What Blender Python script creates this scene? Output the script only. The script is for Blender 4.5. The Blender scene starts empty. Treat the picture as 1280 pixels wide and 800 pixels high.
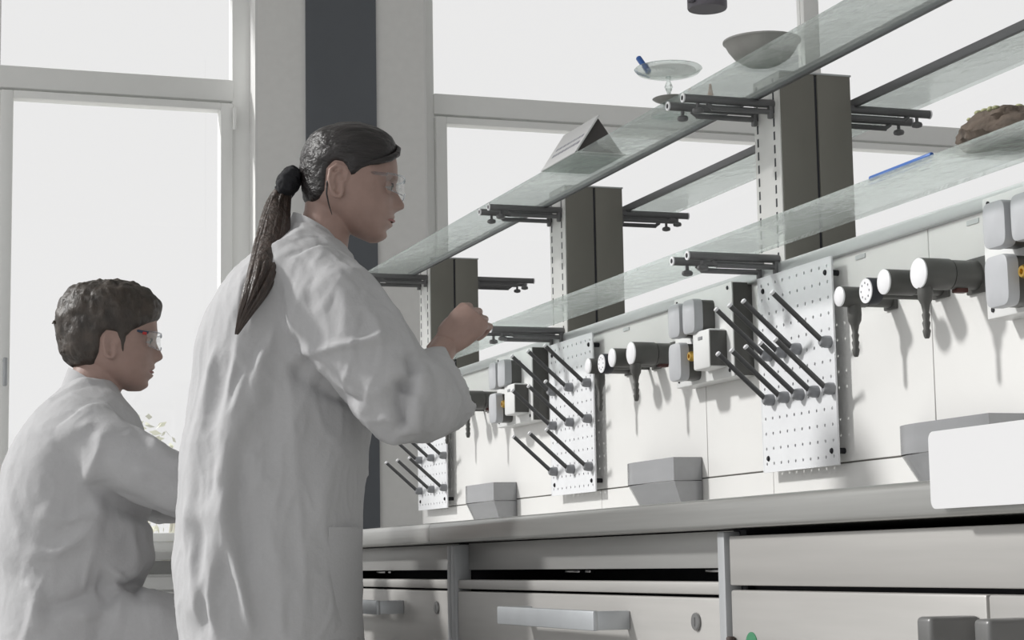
import bpy, bmesh, math, random
import numpy as np
from mathutils import Vector, Matrix, noise
random.seed(4)
S = bpy.context.scene
COL = S.collection
PI = math.pi

# ------------------------------------------------------------------ materials
def new_mat(name):
    m = bpy.data.materials.new(name); m.use_nodes = True
    nt = m.node_tree; nt.nodes.clear()
    out = nt.nodes.new('ShaderNodeOutputMaterial')
    return m, nt, out
def lin(c):
    return tuple(((x/12.92) if x <= .04045 else ((x+.055)/1.055)**2.4) for x in c)
def principled(name, col, rough=.5, metal=0., bump=None, var=0., scale=(20, 20, 20), spec=.5, extra=None):
    """base colour with slight real variation (noise) plus optional noise bump"""
    m, nt, out = new_mat(name)
    b = nt.nodes.new('ShaderNodeBsdfPrincipled')
    nt.links.new(b.outputs[0], out.inputs[0])
    b.inputs['Roughness'].default_value = rough
    b.inputs['Metallic'].default_value = metal
    b.inputs['Specular IOR Level'].default_value = spec
    tc = nt.nodes.new('ShaderNodeTexCoord'); mp = nt.nodes.new('ShaderNodeMapping')
    mp.inputs['Scale'].default_value = scale
    nt.links.new(tc.outputs['Object'], mp.inputs[0])
    nz = nt.nodes.new('ShaderNodeTexNoise'); nz.inputs['Scale'].default_value = 1.; nz.inputs['Detail'].default_value = 5
    nt.links.new(mp.outputs[0], nz.inputs['Vector'])
    cr = nt.nodes.new('ShaderNodeValToRGB')
    cr.color_ramp.elements[0].position = .3; cr.color_ramp.elements[1].position = .7
    c0 = [max(0, x*(1-var)) for x in col]; c1 = [min(1, x*(1+var)) for x in col]
    cr.color_ramp.elements[0].color = (*c0, 1); cr.color_ramp.elements[1].color = (*c1, 1)
    nt.links.new(nz.outputs['Fac'], cr.inputs[0]); nt.links.new(cr.outputs[0], b.inputs['Base Color'])
    if bump:
        bp = nt.nodes.new('ShaderNodeBump'); bp.inputs['Strength'].default_value = bump[0]; bp.inputs['Distance'].default_value = bump[1]
        nt.links.new(nz.outputs['Fac'], bp.inputs['Height']); nt.links.new(bp.outputs[0], b.inputs['Normal'])
    if extra:
        for k, v in extra.items(): b.inputs[k].default_value = v
    return m
M = {}
M['cabinet'] = principled('cabinet_steel', (.42, .41, .395), .42, .3, None, .05, (3, 3, 60))
M['apron'] = principled('apron_steel', (.34, .338, .33), .4, .4, None, .06, (3, 3, 60))
M['stile'] = principled('stile_grey', (.36, .37, .38), .5, .2, None, .05, (60, 60, 2))
M['steel'] = principled('worktop_steel', (.47, .47, .455), .28, .75, (.08, .002), .08, (8, 2, 90))
M['basin'] = principled('basin_steel', (.33, .335, .345), .22, .35, None, .05, (30, 6, 30))
M['handle'] = principled('handle_aluminium', (.50, .52, .54), .4, .6, None, .03)
M['darkhandle'] = principled('dark_handle', (.16, .16, .158), .4, .3)
M['slotdark'] = principled('dark_recess', (.012, .012, .016), .7)
M['tile'] = principled('white_panel', (.73, .725, .712), .38, 0, None, .02, (4, 4, 4))
M['joint'] = principled('grey_joint', (.30, .29, .27), .8)
M['rail'] = principled('rail_aluminium', (.60, .62, .62), .35, .6, None, .04, (4, 4, 60))
M['strip'] = principled('edge_strip', (.17, .175, .18), .45, .2)
M['post'] = principled('post_shaded', (.20, .195, .17), .5, .1, None, .03, (20, 20, 3))  # column kept dark: shade of its near faces is in the colour
M['groove'] = principled('groove_black', (.03, .032, .04), .6)
M['postface'] = principled('post_lit', (.75, .75, .73), .45, 0, None, .02)  # bright copy of the post colour, sunlight on the aisle face painted in
M['arm'] = principled('arm_grey', (.155, .155, .158), .42, .3, None, .05)
M['armend'] = principled('arm_end_white', (.82, .82, .84), .4)
M['pegboard'] = principled('rack_board', (.74, .75, .77), .4, 0, None, .02)
M['peg'] = principled('peg_grey', (.075, .075, .077), .4, .1, None, .05)
M['pegtip'] = principled('peg_tip', (.75, .75, .77), .35)
M['pegcup'] = principled('peg_cup', (.26, .265, .28), .4, .1)
M['tap'] = principled('tap_grey', (.085, .085, .08), .45, 0, None, .06)
M['tapcap'] = principled('tap_cap', (.80, .80, .82), .35)
M['tapred'] = principled('tap_red', (.07, .018, .014), .5)
M['outlet'] = principled('outlet_plate', (.72, .725, .72), .4, 0, None, .02)
M['socket'] = principled('socket_grey', (.46, .47, .49), .4, 0, None, .02)
M['brass'] = principled('brass', (.62, .40, .09), .32, .85, None, .05)
M['wall'] = principled('wall_plaster', (.84, .835, .82), .85, 0, (.1, .004), .02, (30, 30, 30))
M['reveal'] = principled('reveal_plaster', (.80, .80, .79), .8)
M['stripe'] = principled('stripe_paint', (.125, .135, .15), .7, 0, None, .04, (6, 6, 2))
M['frame'] = principled('window_frame', (.94, .945, .93), .5, 0, None, .01)
M['sill'] = principled('sill_stone', (.62, .62, .61), .5, 0, None, .04)
M['radiator'] = principled('radiator_white', (.80, .80, .79), .5)
M['floor'] = principled('floor_vinyl', (.46, .46, .45), .5, 0, None, .05, (3, 3, 3))
M['ceil'] = principled('ceiling_white', (.80, .80, .79), .9)
M['ground'] = principled('outside_ground', (.62, .62, .60), .9, 0, None, .1, (2, 2, 2))
M['leaf'] = principled('leaf', (.86, .87, .74), .7, 0, None, .2, (9, 9, 9))  # leaf colour bleached towards white: outdoor overexposure put into it
M['bark'] = principled('bark', (.8, .78, .7), .9, 0, None, .2, (20, 20, 5))  # stems bleached likewise, outdoor glare in the colour
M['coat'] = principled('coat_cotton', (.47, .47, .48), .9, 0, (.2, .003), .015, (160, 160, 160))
M['skin'] = principled('skin', (.36, .245, .21), .5, 0, (.12, .002), .07, (40, 40, 40), .4, {'Subsurface Weight': .08})
M['skin'].node_tree.nodes['Principled BSDF'].inputs['Subsurface Radius'].default_value = (.012, .005, .003)
M['lips'] = principled('lips', (.34, .15, .14), .45)
M['hairdark'] = principled('hair_dark', (.014, .011, .011), .40, 0, (.9, .005), .5, (16, 110, 110), .6)
M['hairbrown'] = principled('hair_brown', (.040, .030, .023), .5, 0, (.9, .008), .5, (45, 45, 30), .6)
M['hairtip'] = principled('hair_ponytail', (.045, .030, .024), .4, 0, (.9, .006), .5, (110, 110, 7), .6)
M['scrunchie'] = principled('scrunchie', (.012, .012, .015), .9, 0, (.6, .006), .3, (90, 90, 90))
M['eye'] = principled('eye_white', (.34, .32, .31), .25)
M['iris'] = principled('iris', (.05, .04, .03), .2)
M['brow'] = principled('brow', (.03, .022, .018), .7)
M['trouser'] = principled('trouser', (.05, .055, .07), .9)
M['shoe'] = principled('shoe', (.03, .03, .03), .5)
M['blueplastic'] = principled('blue_plastic', (.04, .13, .42), .35)
M['temple'] = principled('temple_navy', (.03, .05, .09), .35)
M['red'] = principled('red_plastic', (.45, .03, .03), .4)
M['rock'] = principled('rock_brown', (.10, .078, .062), .9, 0, (.8, .01), .35, (40, 40, 40))
M['moss'] = principled('moss', (.36, .37, .22), .9, 0, None, .3, (60, 60, 60))
M['ceramic'] = principled('bowl_ceramic', (.33, .325, .31), .4, 0, None, .08, (30, 30, 30))
M['card'] = principled('box_card', (.085, .078, .076), .8, 0, None, .1)
M['paper'] = principled('box_paper', (.76, .76, .76), .7)
M['ink'] = principled('print_ink', (.35, .35, .40), .7)
M['orange'] = principled('orange_plastic', (.62, .24, .07), .5)
M['violet'] = principled('violet_plastic', (.22, .17, .32), .5)
M['green'] = principled('sticker_green', (.045, .20, .10), .6)
M['rubber'] = principled('rubber_brown', (.05, .035, .03), .7)
M['plastic'] = principled('white_plastic', (.64, .64, .65), .35)
M['stool'] = principled('stool_black', (.03, .03, .032), .6)
M['lock'] = principled('lock_steel', (.30, .30, .30), .35, .7)
M['chrome'] = principled('chrome', (.6, .6, .6), .2, 1.)
M['lampgrey'] = principled('lamp_grey', (.16, .15, .17), .5, .2)
def glass_mat(name, tint, bump=0., rough=.0, clear=.5, bscale=(60, 25, 60), ior=1.45, glare=0.):
    m, nt, out = new_mat(name)
    g = nt.nodes.new('ShaderNodeBsdfGlass'); g.inputs['Color'].default_value = (*tint, 1); g.inputs['Roughness'].default_value = rough; g.inputs['IOR'].default_value = ior
    t = nt.nodes.new('ShaderNodeBsdfTransparent'); t.inputs['Color'].default_value = (*tint, 1)
    mx = nt.nodes.new('ShaderNodeMixShader'); mx.inputs[0].default_value = clear
    nt.links.new(g.outputs[0], mx.inputs[1]); nt.links.new(t.outputs[0], mx.inputs[2]); nt.links.new(mx.outputs[0], out.inputs[0])
    if glare:  # translucent white mixed into the glass for the shelves' washed-out glare
        tr_ = nt.nodes.new('ShaderNodeBsdfTranslucent'); tr_.inputs['Color'].default_value = (.93, .95, .94, 1); m2 = nt.nodes.new('ShaderNodeMixShader'); m2.inputs[0].default_value = glare
        nt.links.new(mx.outputs[0], m2.inputs[1]); nt.links.new(tr_.outputs[0], m2.inputs[2]); nt.links.new(m2.outputs[0], out.inputs[0])
    if bump:
        tc = nt.nodes.new('ShaderNodeTexCoord'); mp = nt.nodes.new('ShaderNodeMapping'); mp.inputs['Scale'].default_value = bscale
        nz = nt.nodes.new('ShaderNodeTexNoise'); nz.inputs['Scale'].default_value = 1; nz.inputs['Detail'].default_value = 3
        nt.links.new(tc.outputs['Object'], mp.inputs[0]); nt.links.new(mp.outputs[0], nz.inputs['Vector'])
        bp = nt.nodes.new('ShaderNodeBump'); bp.inputs['Strength'].default_value = bump; bp.inputs['Distance'].default_value = .006
        nt.links.new(nz.outputs['Fac'], bp.inputs['Height']); nt.links.new(bp.outputs[0], g.inputs['Normal'])
    return m
M['shelfglass'] = glass_mat('pebbled_glass', (.965, .997, .985), 1., .05, .56, (38, 20, 38), 1.16, .12)
M['glassware'] = glass_mat('glassware', (.96, .985, .975), 0, 0, .35)

M['clearplastic'] = glass_mat('clear_plastic', (.88, .90, .92), 0, .1, .3)
def pane_mat(name='window_pane', ior=.03):
    m, nt, out = new_mat(name)
    t = nt.nodes.new('ShaderNodeBsdfTransparent'); t.inputs[0].default_value = (.99, .99, .99, 1)
    g = nt.nodes.new('ShaderNodeBsdfGlossy'); g.inputs['Roughness'].default_value = .02
    mx = nt.nodes.new('ShaderNodeMixShader'); mx.inputs[0].default_value = ior
    nt.links.new(t.outputs[0], mx.inputs[1]); nt.links.new(g.outputs[0], mx.inputs[2]); nt.links.new(mx.outputs[0], out.inputs[0])
    return m
M['pane'] = pane_mat(); M['lens'] = pane_mat('lens_clear', .12)

# ------------------------------------------------------------------ builders
def empty(name, loc, label, cat, group=None):
    o = bpy.data.objects.new(name, None); o.location = loc; o.empty_display_size = .05
    COL.objects.link(o); tag(o, label, cat, group); return o
def tag(o, label=None, cat=None, group=None, kind=None):
    if label: o['label'] = label
    if cat: o['category'] = cat
    if group: o['group'] = group
    if kind: o['kind'] = kind
    return o
def wpos(o):
    p = Vector((0, 0, 0))
    while o is not None: p += o.location; o = o.parent
    return p
class MB:
    def __init__(s): s.bm = bmesh.new()
    def box(s, x0, x1, y0, y1, z0, z1, bev=0., seg=2):
        mtx = Matrix.Translation(((x0+x1)/2, (y0+y1)/2, (z0+z1)/2)) @ Matrix.Diagonal((abs(x1-x0), abs(y1-y0), abs(z1-z0), 1))
        r = bmesh.ops.create_cube(s.bm, size=1, matrix=mtx)
        if bev:
            ed = list({e for v in r['verts'] for e in v.link_edges})
            bmesh.ops.bevel(s.bm, geom=ed, offset=bev, segments=seg, affect='EDGES', profile=.5)
        return s
    def loft(s, rings, cap=True, closed=True):
        vs = [[s.bm.verts.new(p) for p in r] for r in rings]
        n = len(rings[0])
        for a, b in zip(vs, vs[1:]):
            for i in range(n if closed else n-1):
                j = (i+1) % n
                s.bm.faces.new((a[i], a[j], b[j], b[i]))
        if cap:
            s.bm.faces.new(list(reversed(vs[0]))); s.bm.faces.new(vs[-1])
        return s
    def tube(s, path, rad, n=14, flat=None, cap=True):
        """round tube along a path; flat=(vector, factor) squeezes it along a direction"""
        P = [Vector(p) for p in path]
        if not hasattr(rad, '__len__'): rad = [rad]*len(P)
        rings = []; prev = None
        for i, p in enumerate(P):
            t = (P[min(i+1, len(P)-1)]-P[max(i-1, 0)]).normalized()
            if prev is None:
                a = Vector((0, 0, 1)) if abs(t.z) < .9 else Vector((1, 0, 0))
                nrm = (a-t*a.dot(t)).normalized()
            else:
                nrm = (prev-t*prev.dot(t)).normalized()
            prev = nrm; bn = t.cross(nrm)
            ring = []
            for k in range(n):
                a = 2*PI*k/n
                d = (nrm*math.cos(a)+bn*math.sin(a))*rad[i]
                if flat:
                    f = Vector(flat[0]); d = d-f*d.dot(f)*(1-flat[1])
                ring.append(p+d)
            rings.append(ring)
        return s.loft(rings, cap)
    def cyl(s, p0, p1, r0, r1=None, n=24, bev=0.):
        r1 = r0 if r1 is None else r1
        p0, p1 = Vector(p0), Vector(p1); d = (p1-p0)
        if bev:
            u = d.normalized()*bev
            return s.tube([p0, p0+u*.01, p0+u, p1-u, p1-u*.01, p1], [max(r0-bev, 1e-4), r0-bev*.7, r0, r1, r1-bev*.7, max(r1-bev, 1e-4)], n)
        return s.tube([p0, p1], [r0, r1], n)
    def lathe(s, c, prof, axis='Z', n=32):
        c = Vector(c); rings = []
        for r, h in prof:
            ring = []
            for k in range(n):
                a = 2*PI*k/n; q = (r*math.cos(a), r*math.sin(a), h)
                if axis == 'X': q = (h, r*math.cos(a), r*math.sin(a))
                ring.append(c+Vector(q))
            rings.append(ring)
        return s.loft(rings)
    def prism(s, poly, axis, a, b):
        def P(p, h):
            return {'X': (h, p[0], p[1]), 'Y': (p[0], h, p[1]), 'Z': (p[0], p[1], h)}[axis]
        return s.loft([[P(p, a) for p in poly], [P(p, b) for p in poly]])
    def ball(s, c, r, n=16, sc=(1, 1, 1), rot=None):
        mtx = Matrix.Translation(c) @ (rot or Matrix()) @ Matrix.Diagonal((sc[0], sc[1], sc[2], 1))
        bmesh.ops.create_uvsphere(s.bm, u_segments=n, v_segments=max(8, n*2//3), radius=r, matrix=mtx); return s
    def mesh(s, name, origin=(0, 0, 0)):
        bmesh.ops.recalc_face_normals(s.bm, faces=s.bm.faces)
        bmesh.ops.translate(s.bm, verts=s.bm.verts, vec=-Vector(origin))
        me = bpy.data.meshes.new(name); s.bm.to_mesh(me); s.bm.free(); return me
    def build(s, name, mat, parent=None, origin=None, smooth=None):
        """links ONE mesh object; vertices are given in world coordinates"""
        if origin is None: origin = wpos(parent) if parent else (0, 0, 0)
        base = Vector(origin)
        me = s.mesh(name, base)
        return link(name, me, mat, parent, base if parent is None else (0, 0, 0), smooth)
def link(name, me, mat, parent, loc, smooth=None):
    me.materials.append(M[mat] if isinstance(mat, str) else mat)
    if smooth is not False:
        me.polygons.foreach_set('use_smooth', [True]*len(me.polygons))
        if smooth is None: me.set_sharp_from_angle(angle=math.radians(38))
    o = bpy.data.objects.new(name, me); o.location = loc
    if parent: o.parent = parent
    COL.objects.link(o); return o
def struct(name, mb, mat): return tag(mb.build(name, mat), kind='structure')
def copy_tree(o, parent=None):
    c = o.copy(); COL.objects.link(c)
    if parent: c.parent = parent
    for ch in list(o.children): copy_tree(ch, c)
    return c
def clone(o, dy, label, group=None):
    c = copy_tree(o); c.location = o.location+Vector((0, dy, 0)); c['label'] = label
    if group: c['group'] = group
    return c

# ------------------------------------------------------------------ camera
F_PX = 2418.
yaw, pitch, roll = .33618385, .124755337, -.0174195142
f0 = Vector((math.sin(yaw), math.cos(yaw), 0)); r0 = Vector((math.cos(yaw), -math.sin(yaw), 0)); u0 = Vector((0, 0, 1))
fw = f0*math.cos(pitch)+u0*math.sin(pitch); up = u0*math.cos(pitch)-f0*math.sin(pitch)
rt2 = r0*math.cos(roll)+up*math.sin(roll); up2 = -r0*math.sin(roll)+up*math.cos(roll)
cam = bpy.data.cameras.new('camera'); cam.sensor_width = 36; cam.lens = F_PX/1280*36; cam.clip_start = .05
co = bpy.data.objects.new('camera', cam); COL.objects.link(co)
mw = Matrix((rt2, up2, -fw)).transposed().to_4x4(); mw.translation = (0, 0, .82); co.matrix_world = mw
S.camera = co

# ------------------------------------------------------------------ the room
YW = 7.5
struct('floor', MB().box(-5, 7, -1.5, YW, -.1, 0), 'floor')
struct('ceiling', MB().box(-1.3, 7, -1.5, YW+.4, 3.8, 3.9), 'ceil')
def wall_piece(name, x0, x1, z0, z1, mat='wall', y0=YW, y1=YW+.4): return struct(name, MB().box(x0, x1, y0, y1, z0, z1), mat)
wall_piece('wall_back', 1.556, 2.253, 0, 3.8)                         # pier between the windows
tag(MB().box(1.752, 2.046, YW-.012, YW, 0, 3.8).build('trim_1', 'stripe'), kind='structure')
for i, (a, b) in enumerate(((-4.6, -3.4), (6.2, 7.0))):
    wall_piece('wall_back_%s' % 'ab'[i], a, b, 0, 3.8)
for i, (a, b) in enumerate(((-3.4, -1.2), (-1.2, 1.556), (2.253, 6.2))):
    wall_piece('wall_back_%s' % 'cdef'[i], a, b, 0, .851, 'reveal', YW+.02)
    wall_piece('wall_back_%s' % 'ghij'[i], a, b, 3.55, 3.8, 'wall')
# reveals
wall_piece('trim_2', 1.546, 1.556, .8, 3.55, 'reveal', YW, YW+.3)
wall_piece('trim_3', 2.253, 2.262, .8, 3.55, 'reveal', YW, YW+.3)
def window(name, x0, x1, mull, tz0=2.685, tz1=2.785, fy=YW+.12):
    """wooden window: outer frame and mullions; low casement sashes under a transom; panes"""
    m = MB(); y0, y1 = fy, fy+.07
    m.box(x0, x0+.075, y0, y1, .884, 3.55, .006); m.box(x1-.075, x1, y0, y1, .884, 3.55, .006)
    m.box(x0, x1, y0, y1, .884, .925, .006); m.box(x0, x1, y0, y1, 3.47, 3.55, .006)
    w = m.build(name, 'frame'); tag(w, kind='structure')
    m = MB(); m.box(x0+.07, x1-.07, y0-.012, y1, tz0+.01, tz1, .008); m.build('transom', 'frame', w)
    xs = [x0+.075]
    for c in mull:
        MB().box(c-.04, c+.04, y0, y1, .92, 3.47, .006).build('mullion', 'frame', w); xs += [c-.04, c+.04]
    xs.append(x1-.075)
    for a, b in zip(xs[::2], xs[1::2]):
        m = MB(); t = .05; yy0, yy1 = y0-.02, y1-.02
        m.box(a, a+t, yy0, yy1, .926, tz0, .006); m.box(b-t, b, yy0, yy1, .926, tz0, .006)
        m.box(a+t-.001, b-t+.001, yy0+.001, yy1-.001, tz0-.03, tz0-.0005, .003); m.box(a+t-.001, b-t+.001, yy0+.001, yy1-.001, .9265, .958, .003)
        sash = m.build('sash', 'frame', w)
        MB().box(a+t, b-t, y0+.02, y0+.026, .95, tz0-.02).build('pane', 'pane', sash)
        MB().box(a, b, y0+.03, y0+.036, tz1-.01, 3.48).build('pane', 'pane', w)
        m = MB(); m.cyl((b+.006, yy0-.006, tz0-.11), (b+.006, yy0-.006, tz0-.02), .008, n=10, bev=.003)
        m.build('hinge', 'frame', sash)
        m = MB(); m.cyl((a+.03, yy0, 1.62), (a+.03, yy0-.03, 1.62), .008, n=10); m.box(a+.022, a+.038, yy0-.045, yy0-.03, 1.52, 1.63, .004)
        m.build('latch', 'handle', sash)
    return w
window('window_1', -1.2, 1.55, [.523])
window('window_2', 2.258, 6.2, [4.13])
window('window_3', -3.4, -1.25, [-2.3])
# stone sills and the radiator covers under them
for i, (a, b) in enumerate(((-3.38, 1.54), (2.27, 6.18))):
    tag(MB().box(a, b, YW-.16, YW+.13, .852, .886, .006).build('trim_%d' % (4+i), 'sill'), kind='structure')
def radiator(x0, x1, label):
    e = empty('radiator', ((x0+x1)/2, YW-.05, 0), label, 'radiator', 'radiators under the windows')
    m = MB()
    for k in range(11):
        z = .16+k*.058; m.box(x0, x1, YW-.09, YW-.074, z, z+.05, .004)
    m.build('front_panel', 'radiator', e)
    MB().box(x0+.01, x1-.01, YW-.075, YW-.004, .14, .80, .004).build('body', 'radiator', e)
    for x in (x0+.1, x1-.1): MB().box(x-.02, x+.02, YW-.08, YW-.02, 0, .16, .004).build('foot', 'radiator', e)
radiator(.1, 1.5, 'white radiator with slatted front under the sill between the two people')

# outdoors: pale sunlit yard with a bush
struct('ground', MB().box(-14, 22, YW+.4, 40, -.6, -.5), 'ground')
def bush(cx, cy, r, h, label, seed):
    rnd = random.Random(seed)
    e = empty('bush', (cx, cy, -.5), label, 'bush', 'bushes outside the left window')
    m = MB()
    for k in range(7):
        a = rnd.random()*2*PI; q = r*.5
        m.tube([(cx, cy, -.5), (cx+q*.4*math.cos(a), cy+q*.4*math.sin(a), -.5+h*.5), (cx+q*math.cos(a), cy+q*math.sin(a), -.5+h*.9)], [.03, .018, .006], 7)
    m.build('stems', 'bark', e)
    bm = bmesh.new()
    for k in range(1500):
        while True:
            p = Vector((rnd.uniform(-1, 1), rnd.uniform(-1, 1), rnd.uniform(-1, 1)))
            if p.length < 1: break
        c = Vector((cx+p.x*r, cy+p.y*r, -.5+h*.55+p.z*h*.5)); d = Vector((rnd.gauss(0, 1), rnd.gauss(0, 1), rnd.gauss(0, .6))).normalized()
        n = d.cross(Vector((rnd.gauss(0, 1), rnd.gauss(0, 1), rnd.gauss(0, 1)))).normalized()
        L = rnd.uniform(.05, .09); W = L*.45
        vs = [bm.verts.new(c), bm.verts.new(c+d*L*.5+n*W*.5), bm.verts.new(c+d*L), bm.verts.new(c+d*L*.5-n*W*.5)]
        bm.faces.new(vs)
    me = bpy.data.meshes.new('foliage'); bmesh.ops.translate(bm, verts=bm.verts, vec=-Vector((cx, cy, -.5))); bm.to_mesh(me); bm.free()
    link('foliage', me, 'leaf', e, (0, 0, 0), False)
bush(1.75, 11.6, .42, 2.15, 'pale green bush outside the left window, seen above the seated person arm', 3)

# ------------------------------------------------------------------ lab bench
WALL = 1.745; FR = 1.123
def stile(y0, y1): return MB().box(FR-.004, FR+.03, y0, y1, .08, .856, .003)
def cabinet(y0, y1, label, doors=False):
    c = empty('base_cabinet', (1.40, (y0+y1)/2, 0), label, 'cabinet', None if doors else 'drawer cabinets under the worktop')
    m = MB(); m.box(FR+.02, 1.74, y0, y0+.018, .1, .858); m.box(FR+.02, 1.74, y1-.018, y1, .1, .858)
    m.box(FR+.02, 1.74, y0, y1, .08, .1); m.box(1.72, 1.74, y0, y1, .1, .858); m.box(FR+.06, 1.7, y0, y1, 0, .09)
    if not doors: m.box(FR+.2, FR+.215, y0+.018, y1-.018, .60, .858)
    else: m.box(FR+.03, FR+.045, y0+.018, y1-.018, .60, .845)
    m.build('carcass', 'slotdark', c)
    if not doors:
        stile(y1-.026, y1-.001).build('stile', 'stile', c)
        stile(y0, y0+.022).build('stile', 'stile', c)
        a, b = y0+.024, y1-.028
        MB().box(FR+.024, FR+.034, a, b, .8075, .858, .001).build('apron_panel', 'apron', c)
        MB().box(FR+.001, FR+.03, a, b, .772, .7895, .003).build('rail', 'cabinet', c)
        d = MB().box(FR, FR+.02, a+.002, b-.002, .42, .768, .0035).build('drawer_front', 'cabinet', c)
        MB().box(FR+.002, FR+.02, a+.002, b-.002, .11, .414, .0035).build('drawer_front', 'cabinet', c)
        yn, yf = y0+.340, y0+.785
        m = MB(); m.box(FR-.060, FR-.050, yn, yf, .717, .747, .003); m.box(FR-.052, FR, yn, yn+.012, .718, .746, .002); m.box(FR-.052, FR, yf-.012, yf, .718, .746, .002)
        m.build('handle', 'handle', d)
        m = MB(); m.cyl((FR, y0+.10, .735), (FR-.0045, y0+.10, .735), .0125, n=24, bev=.0015); m.box(FR-.0056, FR-.004, y0+.0985, y0+.1015, .729, .741)
        m.build('lock', 'lock', d)
        for (a, b) in ((.69, .76), (.64, .665), (.14, .19)): MB().box(FR+.055, FR+.065, y0+a, y0+b, .801, .8065, .001).build('runner_clip', 'chrome', c)
    else:
        ys = 1.744
        MB().box(FR, FR+.02, y0+.002, y1-.006, .785, .850, .002).build('front_panel', 'cabinet', c)
        for k, (a, b) in enumerate(((y0+.002, ys-.002), (ys+.002, y1-.006))):
            d = MB().box(FR, FR+.02, a, b, .11, .779, .0035).build('door', 'cabinet', c)
            h0 = (1.758, 1.786) if k else (1.650, 1.678)
            MB().box(FR-.060, FR+.001, h0[0], h0[1], .728, .757, .005, 3).build('handle', 'darkhandle', d)
            if k:
                MB().cyl((FR, 2.294, .709), (FR-.0012, 2.294, .709), .0165, n=32).build('round_sticker', 'green', d)
                MB().cyl((FR-.006, 2.345, .70), (FR-.006, 2.345, .7185), .006, n=12, bev=.002).build('hinge', 'rubber', d)
    return c
cabinet(1.16, 2.360, 'grey cabinet with double doors and dark handles, nearest at right', True)
cb = cabinet(2.362, 3.586, 'grey drawer cabinet with long bar handle in the middle, next to the double doors')
clone(cb, 1.226, 'grey drawer cabinet just right of the standing woman, partly hidden by her coat')
clone(cb, 2.452, 'grey drawer cabinet at the far end of the bench, behind the standing woman')
def worktop(y0, y1, label):
    m = MB()
    poly = []
    for R, cz, a0 in ((.011, .889, PI/2), (.006, .866, PI)):
        for k in range(9):
            a = a0+PI/2*k/8; poly.append((1.10+R+R*math.cos(a), cz+R*math.sin(a)))
    poly += [(1.74, .86), (1.74, .90)]
    m.prism(poly, 'Y', y0, y1)
    o = m.build('worktop', 'steel', None, (1.42, (y0+y1)/2, .86))
    return tag(o, label, 'worktop', 'steel worktops')
worktop(.9, 3.664, 'near stainless steel worktop with rounded edge, in front of the two nearer basins')
worktop(3.666, 6.0, 'far stainless steel worktop with rounded edge beyond the joint line')
# service wall behind the bench: joint lines are real gaps over a darker core
sw = empty('service_wall', (1.82, 3.2, 0), 'white panelled service wall standing along the back of the bench', 'partition')
MB().box(1.752, 1.878, .9, 5.87, 0, 1.372).build('core', 'joint', sw)
m = MB(); ys = [.9, 1.934, 2.838, 3.748, 4.66, 5.575, 5.87]
for a, b in zip(ys, ys[1:]): m.box(WALL, 1.753, a+.0012, b-.0012, .993, 1.372, .0008, 1)
ys = [.9, 1.64, 2.546, 3.446, 4.36, 5.27, 5.87]
for a, b in zip(ys, ys[1:]): m.box(WALL, 1.753, a+.0012, b-.0012, .86, .990, .0008, 1)
m.box(1.877, 1.885, .9, 5.87, 0, 1.372); m.box(WALL, 1.885, 5.87, 5.878, .86, 1.372)
m.build('facing_panel', 'tile', sw)
MB().box(1.735, 1.90, .9, 5.885, 1.372, 1.397, .003).build('cap_rail', 'rail', sw)
m = MB()
for k in range(11): m.box(WALL-.002, WALL, 1.2+.37*k, 1.235+.37*k, 1.356, 1.364)
m.build('clips', 'rail', sw)

# posts
ARMZ = dict(up=1.716, low=1.404)
def post(y, label):
    e = empty('shelf_post', (1.82, y+.058, 1.38), label, 'post', 'shelf posts')
    m = MB(); m.box(1.743, 1.819, y, y+.115, 1.385, 1.776, .002); m.box(1.825, 1.900, y, y+.115, 1.385, 1.776, .002)
    m.build('column', 'post', e)
    MB().box(1.8185, 1.8255, y+.004, y+.111, 1.385, 1.772).build('groove', 'groove', e)
    MB().box(1.740, 1.7432, y+.002, y+.113, 1.385, 1.775, .001).build('slotted_face', 'postface', e)
    for yy in (y+.026, y+.098):
        m = MB()
        for k in range(14): m.box(1.7396, 1.742, yy-.003, yy+.003, 1.40+k*.027, 1.417+k*.027)
        m.build('slot_row', 'groove', e)
    m = MB()
    m.box(1.741, 1.902, y-.001, y+.116, 1.775, 1.779, .001); m.build('top_cap', 'rail', e)
    return e
p0 = post(3.355, 'grey shelf post nearest the camera with dark groove, right of the pegs')
clone(p0, 1.2, 'grey shelf post in the middle of the bench, under the dark wedge box')
clone(p0, 2.4, 'farthest grey shelf post beside the raised hand of the standing woman')
def bracket(y, z, side, label, group):
    s = -1 if side == 'a' else 1
    x0 = 1.740 if s < 0 else 1.900; L = .195
    e = empty('shelf_bracket', (x0, y, z), label, 'bracket', group)
    X = lambda d: x0+s*d
    MB().cyl((X(0), y, z), (X(L), y, z), .0085, n=20, bev=.001).build('tube', 'arm', e)
    m = MB(); m.lathe((X(L)-(.001 if s > 0 else 0), y, z), [(.0040, 0), (.0088, 0), (.0092, s*.001), (.0092, s*.003), (.0040, s*.003)][::1], 'X', 24); er = m.build('end_ring', 'armend', e); MB().cyl((X(L)+s*.0032, y, z), (X(L)+s*.0036, y, z), .0048, n=18).build('bore', 'slotdark', er)
    m = MB(); m.cyl((X(.01), y, z-.0165), (X(L-.06), y, z-.0165), .0055, n=14); m.cyl((X(L-.062), y, z-.0165), (X(L-.05), y, z-.008), .0045, n=12); m.build('lower_rod', 'arm', e)
    m = MB(); xk = X(L-.03)
    m.lathe((xk, y, z-.0085), [(.0035, 0), (.0035, -.008), (.010, -.011), (.0115, -.015), (.010, -.019), (.003, -.021)], n=20); m.build('clamp_knob', 'arm', e)
    m = MB(); m.box(X(.002), X(.012), y-.006, y+.006, z-.03, z+.006, .002); m.build('hook', 'arm', e)
    return e
names = ['nearest', 'middle', 'farthest']
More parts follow.
